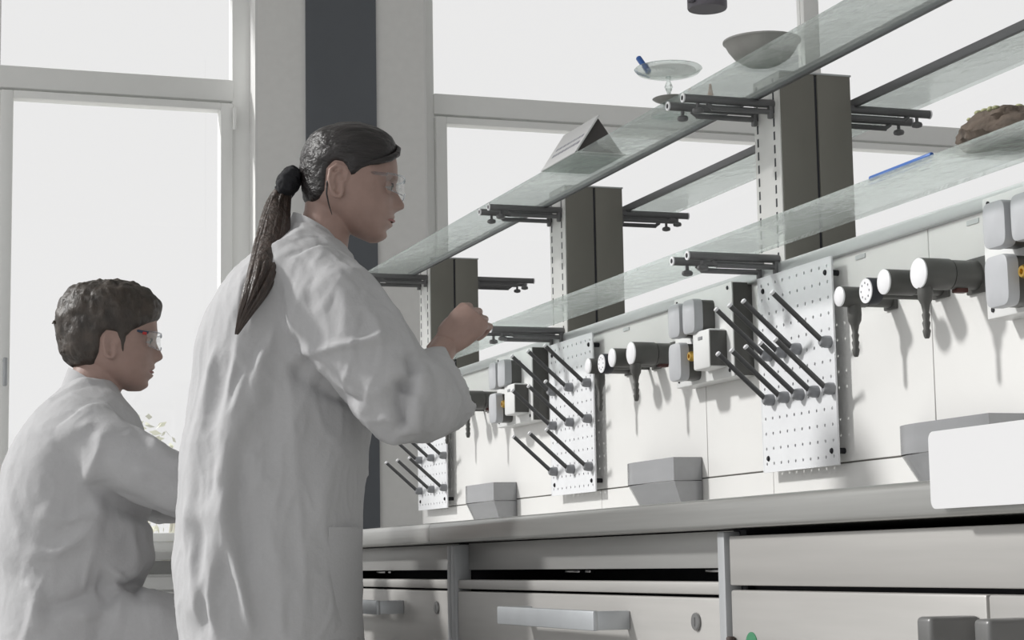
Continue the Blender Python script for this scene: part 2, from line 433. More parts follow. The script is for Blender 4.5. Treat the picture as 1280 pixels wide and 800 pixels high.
for k in range(3):
    y = 3.355+1.2*k
    for lvl, z in (('upper', ARMZ['up']), ('lower', ARMZ['low'])):
        for nf, yy in (('front', y+.026), ('rear', y+.098)):
            if k == 2 and lvl == 'lower' and nf == 'rear': continue
            bracket(yy, z, 'a', '%s dark tubular bracket at the %s shelf level of the %s post, left side' % (nf, lvl, names[k]), 'shelf brackets on the left')
    for nf, yy in (('front', y+.026), ('rear', y+.098)):
        bracket(yy, ARMZ['up'], 'b', '%s dark tubular bracket sticking out right of the %s post' % (nf, names[k]), 'shelf brackets on the right')
# glass shelves
def shelf(y0, y1, z, x0, x1, label, strip=True, side='a'):
    e = empty('glass_shelf', ((x0+x1)/2, (y0+y1)/2, z), label, 'shelf', 'glass shelves')
    MB().box(x0, x1, y0, y1, z, z+.008, .0012).build('glass_plate', 'shelfglass', e)
    if strip:
        xs = (x1-.003, x1+.006) if side == 'a' else (x0-.006, x0+.003)
        MB().box(xs[0], xs[1], y0, y1, z-.004, z+.013, .001).build('edge_strip', 'strip', e)
    return e
zu, zl = ARMZ['up']+.0088, ARMZ['low']+.0088
shelf(.9, 3.418, zu, 1.550, 1.700, 'upper glass shelf nearest the camera, running out of frame at top right')
shelf(.9, 3.418, zl, 1.550, 1.698, 'lower glass shelf nearest the camera with a brown rock on it', False)
shelf(3.422, 4.618, zu, 1.550, 1.696, 'upper glass shelf in the middle carrying a dark wedge box')
shelf(3.422, 4.618, zl, 1.550, 1.696, 'lower glass shelf in the middle, left of the peg racks', False)
shelf(4.622, 5.835, zu, 1.550, 1.696, 'upper glass shelf at the far end in front of the woman face')
shelf(4.622, 5.835, zl, 1.550, 1.696, 'lower glass shelf at the far end behind the woman raised hand', False)
shelf(.9, 3.418, zu, 1.925, 2.07, 'upper glass shelf on the far right side of the nearest post', True, 'b')
shelf(3.422, 4.618, zu, 1.925, 2.07, 'upper glass shelf on the right side of the middle post', True, 'b')

# perforated drying racks
def pegboard_panel(y0, z0, ny, nz, p, q, x0=1.7185, x1=1.7215, r=.0033):
    bm = bmesh.new(); cache = {}
    def V(x, y, z):
        k = (round(x, 5), round(y, 5), round(z, 5))
        if k not in cache: cache[k] = bm.verts.new((x, y, z))
        return cache[k]
    for i in range(ny):
        for j in range(nz):
            cy, cz = y0+(i+.5)*p, z0+(j+.5)*q
            sq = [(cy+p/2*a, cz+q/2*b) for a, b in ((1, 0), (1, 1), (0, 1), (-1, 1), (-1, 0), (-1, -1), (0, -1), (1, -1))]
            ho = [(cy+r*math.cos(PI/4*k), cz+r*math.sin(PI/4*k)) for k in range(8)]
            for k in range(8):
                l = (k+1) % 8
                for x, fl in ((x0, 0), (x1, 1)):
                    f = [V(x, *sq[k]), V(x, *sq[l]), V(x, *ho[l]), V(x, *ho[k])]
                    bm.faces.new(f if fl else f[::-1])
                bm.faces.new([V(x0, *ho[k]), V(x0, *ho[l]), V(x1, *ho[l]), V(x1, *ho[k])])
    ya, yb, za, zb = y0, y0+ny*p, z0, z0+nz*q
    mb = MB(); mb.bm.free(); mb.bm = bm
    e = .0006
    for a in ((ya-.002, ya+e, za-.002, zb+.002), (yb-e, yb+.002, za-.002, zb+.002), (ya, yb, za-.002, za+e), (ya, yb, zb-e, zb+.002)): mb.box(x0-.0003, x1+.0003, *a)
    return mb
def rack(dy, pegs, label, group='drying racks'):
    y0 = 3.133+dy
    e = empty('drying_rack', (1.72, y0+.15, 1.178), label, 'drying rack', group)
    pegboard_panel(y0, .988, 10, 13, .03, .0293).build('board', 'pegboard', e, smooth=False)
    for yy in (y0+.022, y0+.278):
        for zz in (1.013, 1.343):
            sc = MB().cyl((1.7175, yy, zz), (1.7485, yy, zz), .0055, n=14).build('standoff', 'slotdark', e)
            MB().cyl((1.7155, yy, zz), (1.7186, yy, zz), .0045, n=14, bev=.001).build('screw_head', 'slotdark', sc)
    for (yy, zz) in pegs:
        d = Vector((-.100, 0, .088)); b = Vector((1.705, yy, zz))
        pg = MB().tube([b, b+d*.02, b+d], [.0045, .0052, .0048], 14).build('peg', 'peg', e)
        MB().tube([b+d*.985, b+d*1.0, b+d*1.02, b+d*1.03], [.0050, .0056, .005, .002], 14).build('tip', 'pegtip', pg)
        MB().lathe((1.7185, yy, zz), [(.0115, 0), (.0115, -.010), (.0095, -.018), (.006, -.021)], 'X', 22).build('cup', 'pegcup', pg)
    return e
n1 = [(3.148+.06*k, 1.213) for k in (0, 2, 3, 4)]+[(3.142+.061*k, 1.126) for k in range(5)]
rack(0, n1, 'white perforated drying rack with nine dark pegs, nearest the camera')
m1 = [(4.355+.121*k, z) for z in (1.250, 1.163, 1.047) for k in range(3)]
rack(1.2, m1, 'white perforated drying rack with three rows of three pegs in the middle of the wall')
f1 = [(5.54+.129*k, z) for z in (1.142, 1.046) for k in range(3)]
rack(2.4, f1, 'farthest white perforated drying rack, below the sleeve of the standing woman')

# taps
def tap(y, z, label, X0=1.745, L=.112, r=.0255, nozzle=True, nz=.64, red=True, seam=.5, group='bench taps'):
    e = empty('bench_tap', (X0, y, z), label, 'tap', group)
    xf = X0-L; xs = X0-L*seam
    m = MB(); m.cyl((X0, y, z), (xs+.0015, y, z), r*.94, n=28); m.build('body', 'tap', e)
    m = MB(); m.box(X0-.006, X0, y-r*1.15, y+r*1.15, z-r*1.15, z+r*1.15, .002); m.build('wall_plate', 'tap', e)
    k = MB().cyl((xs, y, z), (xf+.002, y, z), r, n=32, bev=.0015).build('knob', 'tap', e)
    MB().lathe((xf+.003, y, z), [(r*.97, 0), (r*.97, -.003), (r*.85, -.0045), (r*.2, -.005)], 'X', 32).build('disc_cap', 'tapcap', k)
    if red: MB().box(X0-L*.42, X0-L*.22, y-.008, y+.008, z-r-.004, z-r*.8, .002).build('stop_button', 'tapred', e)
    if nozzle:
        xn = X0-L*.90 if nz > .6 else X0-L*.72
        m = MB(); prof = [(.0120, -r*.7), (.0125, -.032), (.0115, -.042), (.0075, -.050)]
        h = -.050
        for q in range(4):
            prof += [(.0068, h-.004), (.0050, h-.013)]; h -= .013
        prof += [(.0035, h-.003)]
        m.lathe((xn, y, z), prof, n=20); m.build('nozzle', 'tap', e)
    return e
def gauge(y, z, label, L=.115, r=.0225):
    e = empty('needle_valve', (1.745, y, z), label, 'valve', 'handwheel valves')
    MB().cyl((1.745, y, z-.012), (1.745-L+.02, y, z-.012), .0065, n=16).build('stem', 'tap', e)
    w = MB().cyl((1.745-L+.022, y, z-.006), (1.745-L, y, z-.006), r, n=32, bev=.002).build('handwheel', 'groove', e)
    MB().lathe((1.745-L+.0005, y, z-.006), [(r*.93, 0), (r*.93, -.0022), (r*.3, -.003)], 'X', 32).build('dial', 'tapcap', w)
    m = MB()
    for k in range(8):
        a = 2*PI*k/8; m.box(1.745-L-.0030, 1.745-L-.0018, y+r*.6*math.cos(a)-.001, y+r*.6*math.cos(a)+.001, z-.006+r*.6*math.sin(a)-.0016, z-.006+r*.6*math.sin(a)+.0016)
    m.build('dial_marks', 'pegcup', w)
    return e
def where(k): return ('nearest the camera', 'in the middle of the wall', 'at the far end of the wall')[k]
t1 = tap(2.69, 1.270, 'large dark grey tap with hose nozzle beside the nearest socket panel')
t2 = tap(2.80, 1.272, 'dark grey tap without nozzle behind the largest tap, nearest the camera', r=.0215, nozzle=False, red=False)
t3 = tap(2.965, 1.270, 'small dark grey tap with nozzle at the edge of the nearest drying rack', r=.018, L=.105, nz=.5, red=False)
g1 = gauge(2.852, 1.270, 'round valve dial with a dark rim between the nearest taps')
for k in (1, 2):
    clone(t1, 1.2*k, 'dark grey tap with hose nozzle by socket panel, %s' % where(k))
    clone(t2, 1.2*k, 'dark grey tap without nozzle next to larger tap, %s' % where(k))
    clone(t3, 1.2*k, 'small dark tap with nozzle, rack edge, %s' % where(k))
    clone(g1, 1.2*k, 'round valve dial with dark rim between taps, %s' % where(k))

# socket panels
def outlet(label):
    ya, yb = 2.315, 2.602
    e = empty('socket_panel', (1.745, 2.46, 1.27), label, 'socket panel', 'socket panels')
    m = MB(); m.box(1.700, 1.745, ya, yb, 1.185, 1.378, .003); m.build('housing', 'outlet', e)
    for yy in (ya+.018, yb-.018):
        for zz in (1.199, 1.367): MB().cyl((1.7005, yy, zz), (1.6985, yy, zz), .0042, n=14).build('screw', 'slotdark', e)
    MB().box(1.7025, 1.745, ya-.002, ya+.001, 1.187, 1.376, .001).build('end_shade', 'tap', e)  # dark sheet carrying the shade on the housing's near end
    def squircle(x, y, z, a, b, n=40, p=5.):
        out = []
        for k in range(n):
            t = 2*PI*k/n; c, q = math.cos(t), math.sin(t)
            out.append((x, y+a*math.copysign(abs(c)**(2/p), c), z+b*math.copysign(abs(q)**(2/p), q)))
        return out
    def sock(y, z, a, b):
        q = MB().loft([squircle(1.672, y, z, a, b), squircle(1.657, y, z, a, b), squircle(1.653, y, z, a*.97, b*.97), squircle(1.650, y, z, a*.7, b*.75), squircle(1.649, y, z, a*.2, b*.2)]).build('socket', 'socket', e)
        MB().loft([squircle(1.7005, y, z, a*.95, b*.95), squircle(1.6715, y, z, a*.95, b*.95)]).build('collar', 'tap', q)  # dark tone puts the side shade into the socket body
    sock(2.500, 1.318, .0300, .036); sock(2.425, 1.318, .0300, .036); sock(2.500, 1.231, .0315, .040)
    m = MB(); m.lathe((1.7005, 2.445, 1.238), [(.0085, 0), (.0085, -.020), (.0105, -.021), (.0105, -.036), (.0085, -.040), (.0045, -.040), (.0045, -.036)], 'X', 22); m.build('brass_fitting', 'brass', e)
    b = MB().box(1.660, 1.7005, 2.345, 2.425, 1.205, 1.285, .005).build('switch_box', 'outlet', e)
    MB().box(1.6625, 1.7, 2.3435, 2.3455, 1.209, 1.281, .0008).build('end_shade', 'tap', b)  # dark sheet painting shade on the box's near side
    MB().box(1.6585, 1.6605, 2.375, 2.395, 1.265, 1.272, .001).build('rocker', 'pegcup', b)
    return e
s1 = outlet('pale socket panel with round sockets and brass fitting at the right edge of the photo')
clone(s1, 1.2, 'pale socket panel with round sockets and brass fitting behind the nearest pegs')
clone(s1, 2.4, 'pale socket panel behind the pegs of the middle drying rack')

# steel drip basins
def basin(label):
    e = empty('drip_basin', (1.71, 2.74, .9), label, 'basin', 'drip basins')
    ya, yb = 2.577, 2.90
    def ring(xf, z, yfar, yn=ya, xw=1.744, R=.05):
        pts = [(xw, yn), (xf, yn)]
        R = min(R, (xw-xf)*.98)
        for k in range(9):
            a = PI/2*k/8
            pts.append((xf+R*1.0*(1-math.cos(a)), yfar-R*2.2*(1-math.sin(a))))
        pts.append((xw, yfar))
        return [(x, y, z) for x, y in pts]
    m = MB(); m.loft([ring(1.678, .988, yb), ring(1.678, 1.037, yb), ring(1.681, 1.037, yb-.003, ya+.003), ring(1.681, .990, yb-.003, ya+.003)], False)
    m.build('rim', 'basin', e)
    m = MB(); m.loft([ring(1.705, .9005, yb-.07), ring(1.679, .986, yb-.002), ring(1.682, .988, yb-.005, ya+.003), ring(1.707, .905, yb-.073, ya+.003)], True)
    m.build('hopper', 'basin', e)
    MB().cyl((1.727, 2.70, .906), (1.727, 2.70, .909), .012, n=20).build('drain', 'chrome', e)
    return e
b1 = basin('grey steel drip basin on the worktop behind the white tray at right')
clone(b1, 1.2, 'grey steel drip basin in the middle of the worktop, right of the middle drying rack')
clone(b1, 2.4, 'small looking grey steel drip basin farthest along the worktop')

# white tray whose lip hangs over the worktop edge
def rrect(y0, y1, z0, z1, r, n=6):
    pts = []
    for cy, cz, a0 in ((y1-r, z1-r, 0), (y0+r, z1-r, PI/2), (y0+r, z0+r, PI), (y1-r, z0+r, 1.5*PI)):
        for k in range(n+1):
            a = a0+PI/2*k/n; pts.append((cy+r*math.cos(a), cz+r*math.sin(a)))
    return pts
tr = empty('tray', (1.18, 1.5, .90), 'white plastic tray with rounded front hanging over the worktop edge at right', 'tray')
MB().prism(rrect(1.12, 1.782, .868, .949, .009), 'X', 1.085, 1.097).build('front_lip', 'plastic', tr)
m = MB(); m.box(1.096, 1.30, 1.13, 1.772, .9005, .906, .002); m.box(1.096, 1.30, 1.13, 1.135, .9005, .94, .002); m.box(1.096, 1.30, 1.767, 1.772, .9005, .94, .002); m.box(1.295, 1.30, 1.13, 1.772, .9005, .94, .002)
m.build('pan', 'plastic', tr)
# little dark clip on the worktop
tag(MB().prism([(3.10, .9005), (3.06, .9005), (3.07, .907), (3.10, .919), (3.105, .919)], 'X', 1.60, 1.625).build('wedge_clip', 'pegcup', None, (1.61, 3.08, .9005)), 'small grey wedge lying on the worktop below the nearest drying rack', 'clip')

# ------------------------------------------------------------------ things on the shelves
zs = zu+.0082; zsl = zl+.0082
e = empty('bowl', (1.612, 3.17, zs), 'grey ceramic bowl on the upper shelf nearest the camera', 'bowl')
MB().lathe((1.612, 3.17, zs), [(.012, .0005), (.030, .0005), (.037, .004), (.052, .014), (.063, .028), (.069, .040), (.073, .043), (.073, .046), (.067, .044), (.050, .018), (.03, .009), (.004, .008)], n=44).build('shell', 'ceramic', e)
gx, gy = 1.612, 3.60
e = empty('glass_stand', (gx, gy, zs), 'clear stemmed glass dish on the middle upper shelf holding a blue pen', 'glass dish')
MB().lathe((gx, gy, zs), [(.004, .0005), (.036, .0005), (.038, .003), (.020, .006), (.004, .008)], n=32).build('foot', 'glassware', e)
MB().lathe((gx, gy, zs), [(.0045, .007), (.004, .05), (.009, .062), (.0045, .074), (.006, .084)], n=18).build('stem', 'glassware', e)
MB().lathe((gx, gy, zs), [(.005, .083), (.040, .085), (.064, .092), (.071, .100), (.069, .102), (.060, .094), (.038, .088), (.005, .0865)], n=40).build('dish', 'glassware', e)
o = MB().cyl((gx-.030, gy+.03, zs+.097), (gx-.046, gy+.05, zs+.135), .0062, n=14, bev=.002).build('pen', 'blueplastic', None, (gx-.03, gy+.03, zs+.097))
tag(o, 'short blue pen leaning in the clear glass dish', 'pen')
o = MB().tube([(1.636, 3.45, zs), (1.636, 3.45, zs+.012), (1.636, 3.45, zs+.022), (1.636, 3.45, zs+.034)], [.0055, .006, .004, .002], 14).build('stopper', 'orange', None, (1.636, 3.45, zs))
tag(o, 'small orange stopper on the middle upper shelf near the glass dish', 'stopper')
e = empty('watch_glass', (1.574, 3.50, zs), 'shallow grey glass saucer overhanging the shelf edge under the stemmed dish', 'saucer')
MB().lathe((1.574, 3.50, zs), [(.004, .0005), (.018, .0005), (.036, .008), (.040, .011), (.038, .012), (.017, .004), (.004, .003)], n=32).build('shell', 'ceramic', e)
# dark wedge-shaped box with a printed white side
e = empty('slanted_box', (1.61, 4.06, zs), 'dark open-ended wedge box with printed white side on the middle upper shelf', 'box')
ap = (1.608, zs+.088)
m = MB(); m.prism([(1.553, zs+.003), (1.668, zs+.003), (ap[0]+.001, ap[1]-.004)], 'Y', 3.99, 4.20); m.build('core', 'card', e)
d = Vector((ap[0]-1.548, ap[1]-zs-.001)); L = d.length; d.normalize(); nn = Vector((-d.y, d.x))
m = MB(); m.prism([(1.548, zs+.001), (1.552, zs+.001), (ap[0]+.002, ap[1]), (ap[0]-.001, ap[1]+.002)], 'Y', 3.98, 4.205); m.build('white_side', 'paper', e)
m = MB(); m.prism([(1.548, zs), (1.672, zs), (1.672, zs+.003), (1.548, zs+.003)], 'Y', 3.98, 4.205); m.build('base', 'paper', e)
m = MB(); rnd = random.Random(2)
for row in range(4):
    s0 = .03+.02*row; y = 4.0
    while y < 4.18:
        w = rnd.uniform(.006, .02); a = Vector((1.548, zs+.001))+d*s0+nn*.0004; b = a+d*.008; q = nn*.0008
        m.prism([tuple(a), tuple(b), tuple(b+q), tuple(a+q)], 'Y', y, min(y+w, 4.19)); y += w+.006
m.build('printed_lines', 'ink', e)
# rock on the lower shelf
bm = bmesh.new(); bmesh.ops.create_icosphere(bm, subdivisions=4, radius=1)
for v in bm.verts:
    n = noise.noise(v.co*1.3+Vector((3, 1, 7)))*.28+noise.noise(v.co*3.1)*.14+noise.noise(v.co*7)*.05
    v.co = v.co*(1+n); v.co = Vector((v.co.x*.055, v.co.y*.085, max(v.co.z, -.55)*.030))
zmin = min(v.co.z for v in bm.verts)
for v in bm.verts: v.co.z += -zmin
me = bpy.data.meshes.new('rock'); 
rk = bm.copy(); bm.to_mesh(me); bm.free()
o = link('rock', me, 'rock', None, (1.612, 2.405, zsl), None); tag(o, 'brown rock with pale moss on top, on the lower glass shelf at right', 'rock')
ms = bmesh.new()
top = [v.co.copy() for v in rk.verts if v.normal.z > .75 and v.co.y > -.04]; rk.free()
rnd = random.Random(5)
mm = MB()
for k in range(46):
    c = rnd.choice(top); mm.ball(c+Vector((0, 0, .001)), rnd.uniform(.003, .006), 8, (1.2, 1.2, .7))
ms.free()
link('moss', mm.mesh('moss'), 'moss', o, (0, 0, 0), None)
o = MB().cyl((1.563, 2.52, zsl+.0045), (1.565, 2.71, zsl+.0045), .0042, n=14, bev=.001).build('pen', 'blueplastic', None, (1.564, 2.615, zsl))
tag(o, 'long thin blue pen lying along the edge of the lower glass shelf', 'pen')
for (x, y, h, r, mt, lab) in ((1.62, 5.06, .050, .011, 'orange', 'small bottle with orange label on the far lower shelf under the raised hand'), (1.62, 4.955, .055, .009, 'violet', 'small violet capped vial on the far lower shelf right of the orange bottle')):
    e = empty('vial', (x, y, zsl), lab, 'vial', 'vials on the far shelf')
    MB().lathe((x, y, zsl), [(r*.9, .0003), (r, .002), (r, h*.7), (r*.55, h*.8), (r*.55, h*.86)], n=18).build('bottle', 'glassware', e)
    MB().lathe((x, y, zsl), [(r*1.02, h*.15), (r*1.02, h*.6)], n=18).build('wrapper', mt, e)
    MB().lathe((x, y, zsl), [(r*.65, h*.86), (r*.65, h)], n=16).build('cap', mt, e)
# hanging spot lamp whose lower edge shows at the top of the photo
e = empty('pendant_lamp', (1.99, 4.2, 2.16), 'dark grey hanging spotlight at the top edge of the photo', 'lamp')
MB().lathe((1.99, 4.2, 2.16), [(.030, 0), (.047, .0), (.049, .004), (.049, .10), (.035, .125), (.012, .135)], n=36).build('shade', 'lampgrey', e)
MB().cyl((1.937, 4.18, 2.168), (1.937, 4.18, 2.22), .009, n=16, bev=.002).build('adjuster', 'lampgrey', e)
MB().cyl((1.99, 4.2, 2.29), (1.99, 4.2, 3.805), .004, n=10).build('cord', 'slotdark', e)
# ------------------------------------------------------------------ people
class Fig:
    """figure frame: u to the front of the person, v away from the camera side, w up (metres).
    Profiles are drawn on a 1.5 mm grid: P(gx, gy, v)."""
    def __init__(s, O, u, pc, a, b, w0):
        s.O = Vector(O); s.u = Vector(u).normalized(); s.v = Vector((-s.u.y, s.u.x, 0)); s.pc = pc; s.a = a; s.b = b; s.w0 = w0; s.dist = s.O.length
        s.R = Matrix((s.u, s.v, Vector((0, 0, 1)))).transposed()
        s.Ri = s.R.transposed()
    def L(s, x, y, v=0.): return Vector(((x-s.pc)*s.a, v, s.w0-(y-500)*s.b))       # local point
    def W(s, x, y, v=0.): return s.O+s.R @ s.L(x, y, v)
    def N(s, x, y, v=0.):
        k = v*.98/s.dist; return s.W(x+(x-640)*k, y+(y-712)*k, v)   # limbs nearer or farther than the body axis
    def toL(s, p): return s.Ri @ (Vector(p)-s.O)
    def grid(s, p):
        l = s.toL(p); return l.x/s.a+s.pc, 500-(l.z-s.w0)/s.b, l.y
def smooth_tab(tab, ys, sig):
    t = sorted(tab); y = np.array([q[0] for q in t], float)
    fine = np.linspace(y[0]-8*sig, y[-1]+8*sig, 1200); st = fine[1]-fine[0]
    k = np.exp(-.5*(np.arange(-int(4*sig/st), int(4*sig/st)+1)*st/max(sig, 1e-6))**2); k /= k.sum()
    cols = []
    for c in range(1, len(t[0])):
        v = np.interp(fine, y, [q[c] for q in t])
        cols.append(np.interp(ys, fine, np.convolve(np.pad(v, len(k)//2, 'edge'), k, 'valid')))
    return cols
def sup(c, p): return math.copysign(abs(c)**(2./p), c)
def loft_tab(mb, F, tab, sig=6, n=56, p=2.3, rows=60, vc=0., tilt=0.):
    """stack of rounded cross sections: rows of (gy, back gx, front gx, half depth in grid units)"""
    ys = np.linspace(min(t[0] for t in tab), max(t[0] for t in tab), rows)
    B, Fr, H = smooth_tab(tab, ys, sig)
    rings = []
    for y, b, f, h in zip(ys, B, Fr, H):
        c, a = (b+f)/2, (f-b)/2; ring = []
        for k in range(n):
            t = 2*PI*k/n; x = c+a*sup(math.cos(t), p)
            ring.append(F.W(x, y-(x-c)*tilt, vc+h*F.a*sup(math.sin(t), p)))
        rings.append(ring)
    return mb.loft(rings)
def voxel(mb, size, smooth=4, fac=.5):
    me = mb.mesh('tmp'); o = bpy.data.objects.new('tmp', me); COL.objects.link(o)
    r = o.modifiers.new('r', 'REMESH'); r.mode = 'VOXEL'; r.voxel_size = size
    if smooth:
        q = o.modifiers.new('s', 'SMOOTH'); q.iterations = smooth; q.factor = fac
    dg = bpy.context.evaluated_depsgraph_get(); dg.update()
    out = bpy.data.meshes.new_from_object(o.evaluated_get(dg))
    bpy.data.objects.remove(o); bpy.data.meshes.remove(me); return out
def displace(me, fn):
    """moves every vertex along its normal by fn(co, normal) metres"""
    n = len(me.vertices); co = np.empty(n*3); me.vertices.foreach_get('co', co); co = co.reshape(-1, 3)
    no = np.empty(n*3); me.vertices.foreach_get('normal', no); no = no.reshape(-1, 3)
    d = fn(co, no); co += no*d[:, None]; me.vertices.foreach_set('co', co.ravel()); me.update(); return me
def place(name, me, mat, parent, F):
    n = len(me.vertices); co = np.empty(n*3); me.vertices.foreach_get('co', co)
    base = wpos(parent) if parent else F.O
    co = (co.reshape(-1, 3)-np.array(base)).ravel(); me.vertices.foreach_set('co', co); me.update()
    return link(name, me, mat, parent, base if parent is None else (0, 0, 0), True)
def head(mb, F, T, feats, nose, n=88, p=2.03):
    """head as stacked sections: T rows (gy, front, back, half width); face relief added on the front"""
    y0, y1 = min(t[0] for t in T), max(t[0] for t in T)
    s = .5-.5*np.cos(np.linspace(0, PI, 110)); ys = y0+(y1-y0)*s
    Fr, Bk, H = smooth_tab(T, ys, 1.6); rings = []
    for y, f, b, h in zip(ys, Fr, Bk, H):
        c, a = (f+b)/2, (f-b)/2; ring = []
        for k in range(n):
            t = 2*PI*k/n; ct, st = math.cos(t), math.sin(t)
            x = c+a*sup(ct, p); v = h*sup(st, p)
            if ct > 0:
                w = min(1., ct*2.2); dx = 0
                for (fy, fv, amp, sy, sv) in feats:
                    dx += amp*math.exp(-.5*((y-fy)/sy)**2)*(math.exp(-.5*((v-fv)/sv)**2)+(math.exp(-.5*((v+fv)/sv)**2) if fv else 0))
                na = np.interp(y, [q[0] for q in nose], [q[1] for q in nose]); nw = np.interp(y, [q[0] for q in nose], [q[2] for q in nose])
                dx += na*math.exp(-abs(v/nw)**2.2)
                x += dx*w
            ring.append(F.W(x, y, v*F.a))
        rings.append(ring)
    return mb.loft(rings)
def ear(mb, F, cx, cy, h, v0, side):
    """ear outline as a rim plus inner ridge and lobe; h = height in grid units"""
    k = h/40.; P = [(-9, 12), (-12, -2), (-10, -14), (-2, -20), (8, -17), (11, -9), (8, 0)]
    def q(x, y, o=0): return F.W(cx+x*k, cy+y*k, side*(v0+(.004-.0012*(x/6.)+o)*1.0))
    mb.tube([q(*a) for a in P], [2.6*k*F.a]*len(P), 10)
    mb.tube([q(*a) for a in ((-9, 12), (-5, 18), (1, 19), (4, 14), (4, 8))], [3.2*k*F.a]*5, 10)
    mb.tube([q(*a) for a in ((-4, 10), (-7, 0), (-5, -9), (2, -13))], [2.0*k*F.a]*4, 8)
    mb.tube([q(*a) for a in ((4, 8), (5, 2), (3, -2))], [3*k*F.a]*3, 8)
    c = q(-1, -1, -.004)
    mb.ball(c, 1, 16, (9*k*F.a, .0035, 17*k*F.a), rot=F.R.to_4x4())
def hand(mb, W, D, B, T, curl=(.7, 1.3, .9), s=1., thumb=(.55, .35), spread=.03):
    """hand: wrist W, D along the palm, B out of its back, T to the thumb side; five bent fingers"""
    D, B, T = Vector(D).normalized(), Vector(B).normalized(), Vector(T).normalized()
    mb.tube([W-D*.03*s, W, W+D*.03*s, W+D*.065*s, W+D*.088*s], [.026*s, .028*s, .036*s, .040*s, .036*s], 20, (B, .52))
    for i, (o, L, r) in enumerate(((.030, .95, .0088), (.010, 1.05, .0092), (-.010, .98, .0087), (-.029, .80, .0078))):
        p = W+D*(.086-abs(o-.008)*.18)*s+T*o*s; a = 0; pts = [p-D*.03*s, p]; rr = [r*s*1.05, r*s*1.08]
        for j, (ln, c) in enumerate(zip((.042, .027, .022), curl)):
            a += c; d = D*math.cos(a)-B*math.sin(a)+T*spread*(1.5-i)*math.cos(a)
            n = pts[-1]; pts += [n+d*ln*L*s*.55, n+d*ln*L*s]; rr += [r*s*.93, r*s*(.98-.08*j)]
        pts.append(pts[-1]+d*r*.6*s); rr.append(r*s*.45)
        mb.tube(pts, rr, 12)
    p = W+D*.018*s+T*.022*s-B*.006*s
    d1 = (D*.72+T*thumb[0]-B*thumb[1]).normalized(); d2 = (D*.95+T*.05-B*(thumb[1]+.25)).normalized()
    mb.tube([p, p+d1*.025*s, p+d1*.046*s, p+d1*.046*s+d2*.020*s, p+d1*.046*s+d2*.034*s, p+d1*.046*s+d2*.039*s], [.015*s, .0145*s, .0108*s, .0102*s, .0085*s, .004*s], 12)
def inside_poly(x, y, poly):
    """signed distance to a closed outline, positive inside (vectorised)"""
    x = np.asarray(x); y = np.asarray(y); d = np.full(x.shape, 1e9); ins = np.zeros(x.shape, bool)
    for (x0, y0), (x1, y1) in zip(poly, poly[1:]+poly[:1]):
        ex, ey = x1-x0, y1-y0; t = np.clip(((x-x0)*ex+(y-y0)*ey)/(ex*ex+ey*ey+1e-9), 0, 1)
        d = np.minimum(d, np.hypot(x-x0-t*ex, y-y0-t*ey))
        c = ((y0 <= y) & (y1 > y)) | ((y1 <= y) & (y0 > y))
        with np.errstate(divide='ignore', invalid='ignore'):
            xi = x0+(y-y0)*ex/np.where(ey == 0, 1e-9, ey)
        ins ^= c & (x < xi)
    return np.where(ins, d, -d)
def seg_ridge(gx, gy, line, width):
    """0..1 ridge along a polyline given in grid units"""
    d = np.full(gx.shape, 1e9); pos = np.zeros(gx.shape); acc = 0.
    for (x0, y0), (x1, y1) in zip(line, line[1:]):
        ex, ey = x1-x0, y1-y0; t = np.clip(((gx-x0)*ex+(gy-y0)*ey)/(ex*ex+ey*ey), 0, 1); L = math.hypot(ex, ey)
        q = np.hypot(gx-x0-t*ex, gy-y0-t*ey); m = q < d
        d = np.where(m, q, d); pos = np.where(m, acc+t*L, pos); acc += L
    f = pos/acc; taper = np.clip(np.minimum(f, 1-f)*5+.05, 0, 1); taper = taper*taper*(3-2*taper)
    wd = width*(1.25+.5*np.sin(f*7+line[0][0]))
    return taper*(.62*np.exp(-(d/(wd*1.9))**2)+.45*np.exp(-(d/wd)**2))
def vnoise(P, sc, off=0.):
    return np.array([noise.noise(Vector((p[0]*sc[0]+off, p[1]*sc[1], p[2]*sc[2]))) for p in P])
def local(F, co):
    l = (co-np.array(F.O)) @ np.array(F.R); return l
def coat_folds(F, creases, amp_noise, nsc, fine=1.):
    def fn(co, no):
        l = local(F, co); gx = l[:, 0]/F.a+F.pc; gy = 500-(l[:, 2]-F.w0)/F.b
        kk = 1+np.minimum(l[:, 1], 0)*.98/F.dist; gx = 640+(gx-640)/kk; gy = 712+(gy-712)/kk
        d = np.zeros(len(co)); nv = np.array([(F.Ri @ Vector(q)).y for q in no])
        near = np.clip(-nv*1.5+.55, 0, 1)
        for line, amp, wd in creases: d += amp*seg_ridge(gx, gy, line, wd)*near
        d += amp_noise*vnoise(l, nsc)+amp_noise*.5*vnoise(l, tuple(2.3*q for q in nsc), 9.)
        rd = 1-2*np.abs(vnoise(l, tuple(.8*q for q in nsc), 4.)); d += amp_noise*.9*np.clip(rd-.55, 0, 1)*2
        r2 = 1-2*np.abs(vnoise(l, tuple(2.6*q for q in nsc), 17.)); d += amp_noise*fine*.36*np.clip(r2-.5, 0, 1)*2
        r3 = 1-2*np.abs(vnoise(l, tuple(5.2*q for q in nsc), 29.)); d += amp_noise*fine*.13*np.clip(r3-.4, 0, 1)*2
        return d
    return fn
